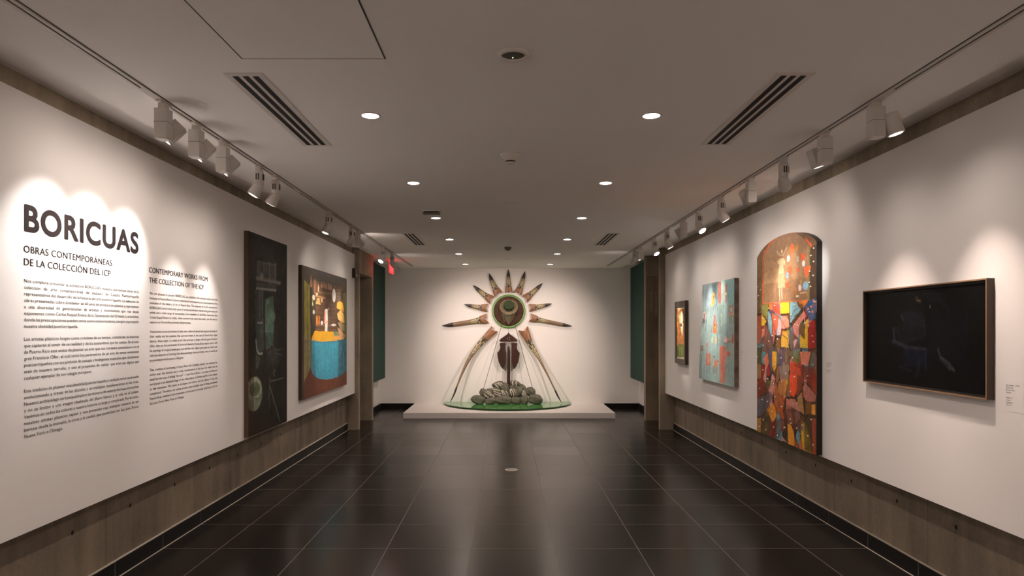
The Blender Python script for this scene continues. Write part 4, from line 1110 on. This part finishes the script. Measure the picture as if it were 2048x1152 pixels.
# --- painting 6, large near-black box framed painting (right wall)
def painting_six():
    t = empty('framed_painting', (0, 0, 0), 'wide near-black painting in a thin wooden box frame, nearest work on the right wall', 'painting')
    y0, y1, z0, z1 = 3.496, 4.71, 1.234, 1.858; fx = 2.458; w = .008
    bm = bmesh.new()
    for a in ((y0, y1, z0, z0+w), (y0, y1, z1-w, z1), (y0, y0+w, z0+w, z1-w), (y1-w, y1, z0+w, z1-w)): bx(bm, fx+.0015, PR, *a)
    fin('frame', bm, principled('dark_brown_frame_side', (.050, .030, .015), .5), t)
    bm = bmesh.new(); w2 = .0075
    for a in ((y0, y1, z0, z0+w2), (y0, y1, z1-w2, z1), (y0, y0+w2, z0+w2, z1-w2), (y1-w2, y1, z0+w2, z1-w2)): bx(bm, fx, fx+.0015, *a)
    fin('frame_face', bm, M_WOODEDGE, t)
    box('backing', fx+.016, PR, y0+w, y1-w, z0+w, z1-w, M_BLACKFRAME, t)
    R = Raster(-(y1-.02), -(y0+.02), z0+.02, z1-.02, 240, 130, (11, 11, 12)); R.map = crop(1680, 520, .31239, 2.468, 'right')
    R.tex(.8, (12, 8), 71)
    R.poly([(560, 380), (820, 360), (820, 680), (560, 640)], (16, 15, 26), .8, .5)
    R.poly([(400, 560), (560, 570), (540, 690), (400, 680)], (22, 28, 48), .8, .5)
    R.poly([(340, 430), (540, 380), (550, 500), (380, 540)], (28, 30, 38), .8, .6)
    R.poly([(390, 330), (520, 330), (540, 430), (400, 420)], (30, 33, 42), .8, .6)
    for p, w_, c in (([(335, 440), (345, 520), (440, 560), (540, 570)], .014, (56, 62, 72)), ([(330, 520), (420, 560)], .018, (52, 58, 68)), ([(385, 350), (400, 385)], .010, (64, 68, 76)), ([(540, 600), (545, 700)], .008, (50, 56, 62)),
        ([(500, 640), (495, 720), (480, 745)], .014, (42, 50, 60)), ([(622, 570), (635, 620), (690, 660), (725, 710)], .010, (76, 84, 80)), ([(640, 630), (700, 695)], .018, (52, 58, 60)), ([(690, 690), (720, 700)], .014, (60, 64, 68)),
        ([(530, 215), (665, 220)], .006, (32, 36, 44)), ([(800, 330), (808, 450)], .008, (34, 36, 44)), ([(370, 680), (450, 710)], .010, (38, 46, 52)), ([(530, 380), (535, 470)], .012, (36, 40, 50)), ([(560, 240), (640, 260)], .03, (26, 28, 34)), ([(640, 250), (690, 330)], .02, (26, 28, 34)),
        ([(570, 292), (572, 306)], .006, (150, 160, 170)), ([(480, 240), (505, 270)], .012, (70, 60, 46)), ([(485, 262), (510, 258)], .006, (110, 92, 66)), ([(570, 650), (575, 670)], .006, (50, 52, 40))):
        R.line(p, w_, c, .75)
    R.tex(.7, (70, 40), 72)
    canvas_mesh('painted_canvas', R, lambda s, z: (fx+.0155, -s, z), t, M_PIGG, .6)
painting_six()

# ------------------------------------------------------------------ the sculpture on the back wall
def wp(px, py, off=0.0):
    """point off metres in front of the back wall that the eye sees at this photo spot"""
    d = BACK-off
    return Vector(((px-CX)*d/F, d, EYE+(CY-py)*d/F))
K1 = lambda x, y: (850+x*.166016, 520+y*.166016)
K2 = lambda x, y: (850+x*.182306, 640+y*.182306)

def ray(points, widths, offs, tipfrac, label, long=False, seed=0):
    """carved spike; points run from the flared, notched base to the black tip (photo-measured, metres)"""
    P = [wp(*p, o) for p, o in zip(points, offs)]; n = 120; seg = 36
    # resample
    L = [0]
    for a, b in zip(P[:-1], P[1:]): L.append(L[-1]+(b-a).length)
    tot = L[-1]
    def samp(u):
        d = u*tot
        for i in range(len(P)-1):
            if d <= L[i+1]+1e-9:
                f = (d-L[i])/(L[i+1]-L[i]); f_ = f
                return P[i].lerp(P[i+1], f_), widths[i]*(1-f)+widths[i+1]*f
        return P[-1], widths[-1]
    S_ = [samp(i/n) for i in range(n+1)]
    # smooth
    for _ in range(24):
        S_ = [S_[0]] + [((S_[i-1][0]+S_[i][0]*2+S_[i+1][0])/4, (S_[i-1][1]+S_[i][1]*2+S_[i+1][1])/4) for i in range(1, n)] + [S_[-1]]
    t = empty('carved_ray', P[0], label, 'carved ray', 'carved wooden rays of the sun sculpture')
    org = P[0]
    def build(i0, i1, name, mat, colored):
        bm = bmesh.new(); rings = []; cl = bm.verts.layers.float_color.new('pigment') if colored else None
        for i in range(i0, i1+1):
            c, w = S_[i]; tg = (S_[min(i+1, n)][0]-S_[max(i-1, 0)][0]).normalized()
            side = tg.cross(Vector((0, 1, 0))).normalized(); nrm = side.cross(tg).normalized()
            u = i/n; ring = []
            for k in range(seg):
                a = 2*PI*k/seg; lat = math.cos(a); dep = math.sin(a)
                v = c + side*lat*w/2 + nrm*dep*w*.24
                if u < .12:   # fish-tail notch cut into the flared base
                    q = (1-u/.12)
                    v += tg*w*(.27*max(0, 1-abs(lat)*1.2)-.05*abs(lat))*q + side*lat*w*.03*q
                if not long or u > .3: pass
                bv = bm.verts.new(v-org)
                if colored: bv[cl] = (*pat(u, lat, dep), 1)
                ring.append(bv)
            rings.append(ring)
        for a, b in zip(rings[:-1], rings[1:]):
            for k in range(seg):
                f = bm.faces.new((a[k], a[(k+1) % seg], b[(k+1) % seg], b[k])); f.smooth = True
        r0 = rings[0]; h = seg//2
        for k in range(h):
            vs = []
            for q in (r0[k], r0[k+1], r0[(seg-k-1) % seg], r0[(seg-k) % seg]):
                if q not in vs: vs.append(q)
            if len(vs) > 2: bm.faces.new(vs)
        bm.faces.new(rings[-1])
        return fin(name, bm, mat, t)
    ct = 1-tipfrac; cend = .72 if not long else .42
    def pat(u, lat, dep):
        c = np.array((.34, .155, .072))*(.68+.5*math.sin(u*31+lat*3+seed)**2*abs(math.sin(lat*4+u*20+seed)))
        x = u/ct
        b0, b1 = (.34, 1.0) if not long else (.18, .55)
        if not long or x < .6:
            pass
        if x > b0:
            q = (x-b0)/(b1-b0)
            if q < 1:
                c = np.array((.22, .16, .075))
                r1 = math.hypot((q-.30)*2.6, abs(lat)-.62); r2 = math.hypot((q-.62)*3.0, lat*.9)
                if q < .26 and abs(lat) < .85-q*2.6 and abs(abs(lat)-.42) > .10-q*.3: c = np.array((.045, .025, .015))
                elif .26 < r1 < .46: c = np.array((.50, .42, .24))
                elif r1 <= .26: c = np.array((.05, .035, .02))
                elif .30 < r2 < .48: c = np.array((.52, .44, .26))
                elif r2 <= .18: c = np.array((.40, .32, .18))
                elif r2 <= .30: c = np.array((.06, .04, .02))
                elif q > .82: c = np.array((.34, .26, .13)) if math.sin(q*90) > 0 else np.array((.10, .07, .035))
            else: c = np.array((.20, .125, .07))*(.85+.3*math.sin(u*30+lat*9)**2)
        return tuple(c)
    k = int(round(n*(1-tipfrac)))
    b = build(0, k, 'carved_shaft', M_CARVE, True); b['label'] = 'carved wooden shaft with cream crescents'
    b = build(k, n, 'tip', M_TIP, False); b['label'] = 'black pointed tip'
    return t
def short(base, tip, w, label, seed, bend=0, tf=.32, long=False):
    b = K1(*base); tp = K1(*tip); pts = []; ws = []; offs = []
    k = .01*.166
    wd = w*.00166
    prof = [(0, 1.0), (.12, .98), (.3, .74), (.5, .56), (.72, .47), (.88, .28), (1, .04)] if not long else [(0, 1.0), (.1, 1.0), (.2, .66), (.35, .52), (.78, .46), (.92, .26), (1, .04)]
    dx, dy = tp[0]-b[0], tp[1]-b[1]; L = math.hypot(dx, dy); nx, ny = -dy/L, dx/L
    for u, f in prof:
        bb = bend*math.sin(u*PI)
        pts.append((b[0]+dx*u+nx*bb, b[1]+dy*u+ny*bb)); ws.append(wd*f); offs.append(.045+.0*u)
    ray(pts, ws, offs, tf, label, long, seed)
short((1008, 393), (1003, 112), 88, 'topmost carved ray with black tip, pointing straight up', 0)
short((885, 415), (770, 160), 100, 'carved ray with black tip, first to the left of the topmost', 1, bend=-1.2)
short((1118, 405), (1205, 135), 92, 'carved ray with black tip, first to the right of the topmost', 2, bend=1.6)
short((806, 484), (578, 303), 98, 'carved ray with black tip pointing up left, second left of the topmost', 3, bend=-.8)
short((1204, 470), (1415, 280), 98, 'carved ray with black tip pointing up right, second right of the topmost', 4, bend=.8)
short((752, 578), (472, 535), 92, 'short carved ray pointing left at the green-rimmed disc', 5, bend=-1.2)
short((1258, 576), (1530, 525), 88, 'short carved ray pointing right at the green-rimmed disc', 6, bend=1.2)
short((750, 705), (205, 793), 108, 'long carved ray reaching left with black tip, widest left of the sculpture', 7, bend=-1.5, tf=.24, long=True)
short((1268, 694), (1770, 797), 92, 'long carved ray reaching right with black tip, widest right of the sculpture', 8, bend=1.0, tf=.22, long=True)
def longray(pts, ws, label, seed, tf):
    n = len(pts); cum = [0]
    for a, b in zip(pts[:-1], pts[1:]): cum.append(cum[-1]+math.hypot(b[0]-a[0], b[1]-a[1]))
    offs = [.058+.27*(c/cum[-1])**1.5 for c in cum]
    ray([K2(*p) for p in pts], [w*.001823 for w in ws], offs, tf, label, True, seed)
longray([(762, 100), (705, 160), (620, 240), (555, 320), (500, 400), (455, 480), (400, 600), (350, 730), (335, 770), (320, 820), (300, 850), (277, 908)],
        [84, 78, 62, 50, 42, 33, 24, 17, 22, 18, 14, 3], 'long curved carved ray leaning from lower left of the disc down to the green glass', 9, .19)
longray([(1078, 98), (1120, 190), (1155, 265), (1205, 345), (1260, 440), (1340, 590), (1425, 765), (1440, 800), (1465, 850), (1501, 910)],
        [108, 86, 64, 48, 30, 20, 16, 22, 18, 3], 'long carved ray leaning from lower right of the disc down to the green glass', 10, .17)

# disc with hat and face
cd = wp(*K1(1008, 618), .03)
t = empty('sun_disc', cd, 'round brown disc with green rim at the centre of the carved rays', 'disc')
RY = Matrix.Rotation(PI/2, 4, 'X')       # turn local Z to face the room (-Y)
bm = bmesh.new(); lathe(bm, [(.335, -.03), (.335, .012), (.328, .018), (.318, .014)], 96, RY, caps=False); fin('outer_rim', bm, M_RIMG, t)
bm = bmesh.new(); lathe(bm, [(.319, -.03), (.319, .010), (.312, .014), (.298, .010), (.296, -.01)], 96, RY, caps=False); fin('inner_rim', bm, M_RIMG2, t)
bm = bmesh.new(); lathe(bm, [(.298, -.03), (.298, .002), (.2, .006), (.05, .008), (.001, .008)], 80, RY); fin('woven_disc', bm, M_DISCB, t, True)
# hat
ch = wp(*K1(1010, 566), .135)
t = empty('hat', ch, 'straw-brimmed hat with green crown hung in the middle of the sun disc', 'hat')
Rh = Matrix.Rotation(PI/2-.52, 4, 'X')
bm = bmesh.new()
bm2 = []
def wavy(bm, r, h, M, seg=48):
    return [bm.verts.new(M @ Vector((r*1.0*math.cos(2*PI*k/seg), r*.97*math.sin(2*PI*k/seg), h+.010*math.cos(4*PI*k/seg)*(r/.18)))) for k in range(seg)]
rings = [wavy(bm, r, h, Rh) for r, h in ((.09, 0), (.13, -.004), (.165, .0), (.180, .008), (.181, .002), (.165, -.007), (.13, -.011), (.09, -.007))]
for a, b in zip(rings, rings[1:]+rings[:1]):
    for k in range(48):
        f = bm.faces.new((a[k], a[(k+1) % 48], b[(k+1) % 48], b[k])); f.smooth = True
fin('brim', bm, M_STRAW, t)
bm = bmesh.new(); lathe(bm, [(.104, -.004), (.1035, .03)], 48, Rh, caps=False); fin('hat_band', bm, M_CROWND, t)
bm = bmesh.new(); lathe(bm, [(.103, .028), (.101, .062), (.102, .085), (.098, .094)], 48, Rh, caps=False)
lathe(bm, [(.098, .094), (.085, .088), (.05, .083), (.001, .084)], 48, Rh, caps=False)
fin('crown', bm, M_CROWN, t)
bm = bmesh.new(); lathe(bm, [(.1045, .026), (.1055, .030), (.1045, .034)], 48, Rh, caps=False); fin('piping', bm, M_STRAW, t)
# face cloth / beard
t = empty('bearded_mask', wp(*K1(1008, 700), .04), 'pointed grey bearded mask hanging below the hat', 'mask')
o0 = t.location.copy()
bm = bmesh.new(); rows = 14; cols = 11; grid = []
for r in range(rows+1):
    u = r/rows; w = 96*(1-u)**.92+3; yy = 615+u*172; row = []
    for c in range(cols):
        q = c/(cols-1)*2-1
        row.append(bm.verts.new(wp(*K1(1008+q*w, yy), .06+.055*(1-q*q)*(1-u*.6)+.004*math.sin(c*2.3+r*1.7))-o0))
    grid.append(row)
for a, b in zip(grid[:-1], grid[1:]):
    for c in range(cols-1): f = bm.faces.new((a[c], a[c+1], b[c+1], b[c])); f.smooth = True
back = [bm.verts.new(wp(*K1(x, y), .038)-o0) for x, y in ((914, 615), (1102, 615), (1011, 787), (1005, 787))]
bm.faces.new(back)
o = fin('beard', bm, M_BEARD, t)
s_ = o.modifiers.new('solid', 'SOLIDIFY'); s_.thickness = .004
for s, pts in (('l', [(924, 640), (945, 690), (965, 742)]), ('r', [(1083, 640), (1062, 690), (1040, 745)])):
    bm = bmesh.new(); tube(bm, [wp(*K1(*p), .085)-o0 for p in pts], .006, 8); fin('strap', bm, M_STRAW, t)
for x in (982, 1022):
    bm = bmesh.new(); bmesh.ops.create_icosphere(bm, subdivisions=2, radius=.011, matrix=Matrix.Translation(wp(*K1(x, 660), .105)-o0) @ Matrix.Scale(1.5, 4, (1, 0, 0)))
    o = fin('eye', bm, M_STONEL, t, True); o['label'] = 'small white eye under the brim'

# hanging wooden carving
t = empty('hanging_carving', wp(*K2(916, 240), .13), 'dark reddish-brown wooden carving shaped like a split instrument, hanging below the disc', 'wood carving')
o0 = t.location.copy()
def slab(name, pts, off, th, mat=M_WOODD):
    bm = bmesh.new()
    P = [K2(*p) for p in pts]
    a = [bm.verts.new(wp(*p, off+th)-o0) for p in P]; b = [bm.verts.new(wp(*p, off)-o0) for p in P]
    bm.faces.new(a); bm.faces.new(b)
    for i in range(len(P)): j = (i+1) % len(P); bm.faces.new((a[i], a[j], b[j], b[i]))
    return fin(name, bm, mat, t, bevel=.006)
mir = lambda pts: [(1832-x, y) for x, y in pts]
slab('carved_cap', [(917, 128), (925, 150), (955, 172), (1000, 205), (1015, 222), (1010, 238), (822, 238), (815, 222), (832, 205), (880, 172), (908, 150)], .10, .05)
wing = [(820, 252), (884, 248), (884, 320), (880, 440), (872, 500), (858, 542), (830, 510), (808, 460), (797, 405), (792, 362), (806, 345), (820, 322), (826, 295), (820, 275)]
slab('carved_wing', wing, .10, .045); slab('carved_wing', mir(wing), .10, .045)
slab('carved_spike', [(914, 282), (926, 312), (932, 350), (935, 420), (936, 520), (934, 640), (937, 745), (897, 745), (899, 640), (900, 520), (901, 420), (904, 350), (908, 312)], .11, .06)
bm = bmesh.new()
for x, y in ((930, 190), (930, 215), (905, 205)): bmesh.ops.create_icosphere(bm, subdivisions=2, radius=.007, matrix=Matrix.Translation(wp(*K2(x, y), .152)-o0))
fin('nail_head', bm, M_STONEL, t)
box('cross_pin', (815-916)*.001823, (1015-916)*.001823, -.0, .012, -.013, -.009, M_STONEL, t)
bm = bmesh.new(); tube(bm, [wp(*K2(916, 130), .125)-o0, wp(*K1(1004, 800), .06)-o0], .0025, 6); fin('hanging_string', bm, M_CORDL, t)
# cords
for i, (a, b, lab) in enumerate((((*K1(924, 785), .06), (*K2(630, 800), .32), 'left dark taut cord from the disc to the stones'), ((*K1(1083, 785), .06), (*K2(1197, 808), .32), 'right dark taut cord from the disc to the stones'))):
    bm = bmesh.new(); A_, B_ = wp(*a), wp(*b); tube(bm, [A_, A_.lerp(B_, .5), B_], .0042, 8)
    tag(fin('cord', bm, M_CORD), lab, 'cord', 'taut cords of the sculpture')

# green half disc of glass on short feet
c0 = Vector((.017, BACK-.004, .142))
t = empty('glass_half_disc', (c0.x, c0.y, .10), 'half-round green glass shelf standing just above the white plinth', 'glass shelf')
R0 = 1.262; N = 64
bm = bmesh.new(); loop = [(R0*math.cos(PI+PI*k/N), R0*math.sin(PI+PI*k/N)) for k in range(N+1)]
a = [bm.verts.new((x, y, .036)) for x, y in loop]; b = [bm.verts.new((x, y, .018)) for x, y in loop]
f = bm.faces.new(a); g = bm.faces.new(b); f.material_index = 0; g.material_index = 0
for i in range(N): q = bm.faces.new((a[i], a[i+1], b[i+1], b[i])); q.material_index = 1
q = bm.faces.new((a[N], a[0], b[0], b[N])); q.material_index = 1
fin('glass_top', bm, [M_GLASSG, M_GLASSE], t)
for x, y in ((-.9, -.2), (.9, -.2), (-.45, -.8), (.45, -.8)):
    bm = bmesh.new(); lathe(bm, [(.03, 0), (.03, .0179)], 20, Matrix.Translation((x, y, 0))); fin('foot', bm, M_GLASSE, t)

# stones
K3 = lambda x, y: (930+x*.083008, 750+y*.083008)
ZT = .136
stones = [  # cx, cy, rx, ry, tilt, depth row, stripes
    (320, 575, 152, 98, -.1, 0, 0), (612, 612, 128, 72, .05, 0, 0), (925, 600, 190, 92, 0, 0, 0), (1232, 608, 115, 78, 0, 0, 0), (1435, 598, 88, 92, .3, 0, 0), (1695, 575, 165, 108, -.05, 0, 0),
    (430, 420, 75, 85, -.3, 1, 0), (560, 470, 105, 92, .5, 1, 2), (700, 530, 75, 60, .1, 1, 1), (770, 420, 95, 120, .25, 1, 2), (960, 440, 110, 90, 0, 1, 2), (1145, 430, 95, 100, 0, 1, 2), (1190, 520, 70, 50, 0, 1, 2),
    (1290, 400, 95, 130, -.45, 1, 0), (1410, 430, 90, 80, .3, 1, 2), (1575, 410, 115, 95, -.4, 1, 0),
    (590, 365, 65, 42, 0, 2, 0), (800, 245, 130, 85, .35, 2, 2), (945, 255, 100, 60, -.3, 2, 1), (965, 345, 85, 100, 0, 1, 0), (1210, 215, 125, 75, -.5, 2, 1), (1180, 300, 100, 80, -.3, 2, 0), (1385, 305, 85, 65, -.5, 2, 0)]
spot_names = {0: 'bottom front row', 1: 'middle of the pile', 2: 'top of the pile'}
for i, (cx, cy, rx, ry, tilt, row, st) in enumerate(stones):
    off = (.42, .30, .19)[row]
    d = BACK-off; k = .083008*d/F
    c = wp(*K3(cx, cy), off); sc_ = (1.03, 1.10, 1.08)[row]; rxm, rym = rx*k*sc_, ry*k*sc_*(1.1 if row == 0 else 1); dm = min(rxm, rym)*.95
    if row == 0:
        c.z = ZT + rym*.93
    rr = random.Random(100+i)
    bm = bmesh.new(); bmesh.ops.create_icosphere(bm, subdivisions=4, radius=1)
    ph = [rr.uniform(0, 6) for _ in range(6)]
    Rt = Matrix.Rotation(-tilt, 3, 'Y')
    def surf(v):
        q = 1.03+.09*math.sin(3*v.x+ph[0])*math.cos(2.5*v.z+ph[1])+.06*math.sin(4*v.y+ph[2]+2*v.x)+.04*math.sin(6*v.z+ph[3]+3*v.x)-.05*math.exp(-((v.z-.25*math.sin(3*v.x+ph[4]))/.12)**2)
        p_ = .86; sg = lambda a: math.copysign(abs(a)**p_, a)
        w = Rt @ Vector((sg(v.x)*q*rxm, sg(v.y)*q*dm, sg(v.z)*q*rym))
        if row == 0 and w.z < -rym*.93: w.z = -rym*.93
        return w
    for v in bm.verts: v.co = surf(v.co.copy())
    t = empty('stone', c)
    fin('stone_body', bm, M_STONE, t, True)
    desc = ['smooth grey-green', 'dark grey'][i % 2] if not st else ['grey white-marked', 'grey white-striped'][i % 2]
    rnk = {0: 'bottom front row', 1: 'middle layer', 2: 'top layer'}[row]
    same = sorted([s_[0] for s_ in stones if s_[5] == row]); pos = same.index(cx)+1
    words_ = ['first', 'second', 'third', 'fourth', 'fifth', 'sixth', 'seventh', 'eighth', 'ninth', 'tenth', 'eleventh']
    tag(t, '%s stone, %s from left in the %s of the pile' % (desc, words_[pos-1], rnk), 'stone', 'stones piled on the green glass')
    if st:
        bm = bmesh.new()
        for j in range(st+1):
            lon0 = -PI/2 + (j-.5*st)*.42 + rr.uniform(-.15, .15)
            pts = []
            for q in range(13):
                la = -.75+1.6*q/12
                lo = lon0 + .35*math.sin(la*1.6+ph[4])
                v = Vector((math.cos(la)*math.cos(lo), math.cos(la)*math.sin(lo), math.sin(la)))
                if i % 3 == 0: v = Vector((v.z, v.y, v.x))
                pts.append(surf(v)*1.01)
            tube(bm, pts, .0075, 6)
        fin('white_marking', bm, M_STONEL, t)

# empties of things built in place move to the base of their thing
bpy.context.view_layer.update()
for o in list(COL.objects):
    if o.type == 'EMPTY' and o.parent is None and o.location.length < 1e-6 and o.children:
        pts = [c.matrix_world @ v.co for c in o.children if c.type == 'MESH' for v in list(c.data.vertices)[::7]]
        L = Vector((sum(p.x for p in pts)/len(pts), sum(p.y for p in pts)/len(pts), min(p.z for p in pts)))
        o.location = L
        for c in o.children: c.location = c.location - L
# ------------------------------------------------------------------ camera, world, view
cam = bpy.data.cameras.new('camera'); cam.sensor_width = 36; cam.lens = 24; cam.sensor_fit = 'HORIZONTAL'
cam.shift_x = (1024-CX)/2048; cam.shift_y = (CY-576)/2048
cam.clip_start = .05
co = bpy.data.objects.new('camera', cam); COL.objects.link(co); co.location = (0, 0, EYE); co.rotation_euler = (PI/2, 0, 0)
SC.camera = co
w = bpy.data.worlds.new('world'); SC.world = w; w.use_nodes = True
w.node_tree.nodes['Background'].inputs[0].default_value = (0, 0, 0, 1)
SC.view_settings.view_transform = 'Standard'; SC.view_settings.look = 'None'; SC.view_settings.gamma = 1
SC.view_settings.use_curve_mapping = False
SC.view_settings.exposure = 2.15
SC.cycles.max_bounces = 10; SC.cycles.diffuse_bounces = 8
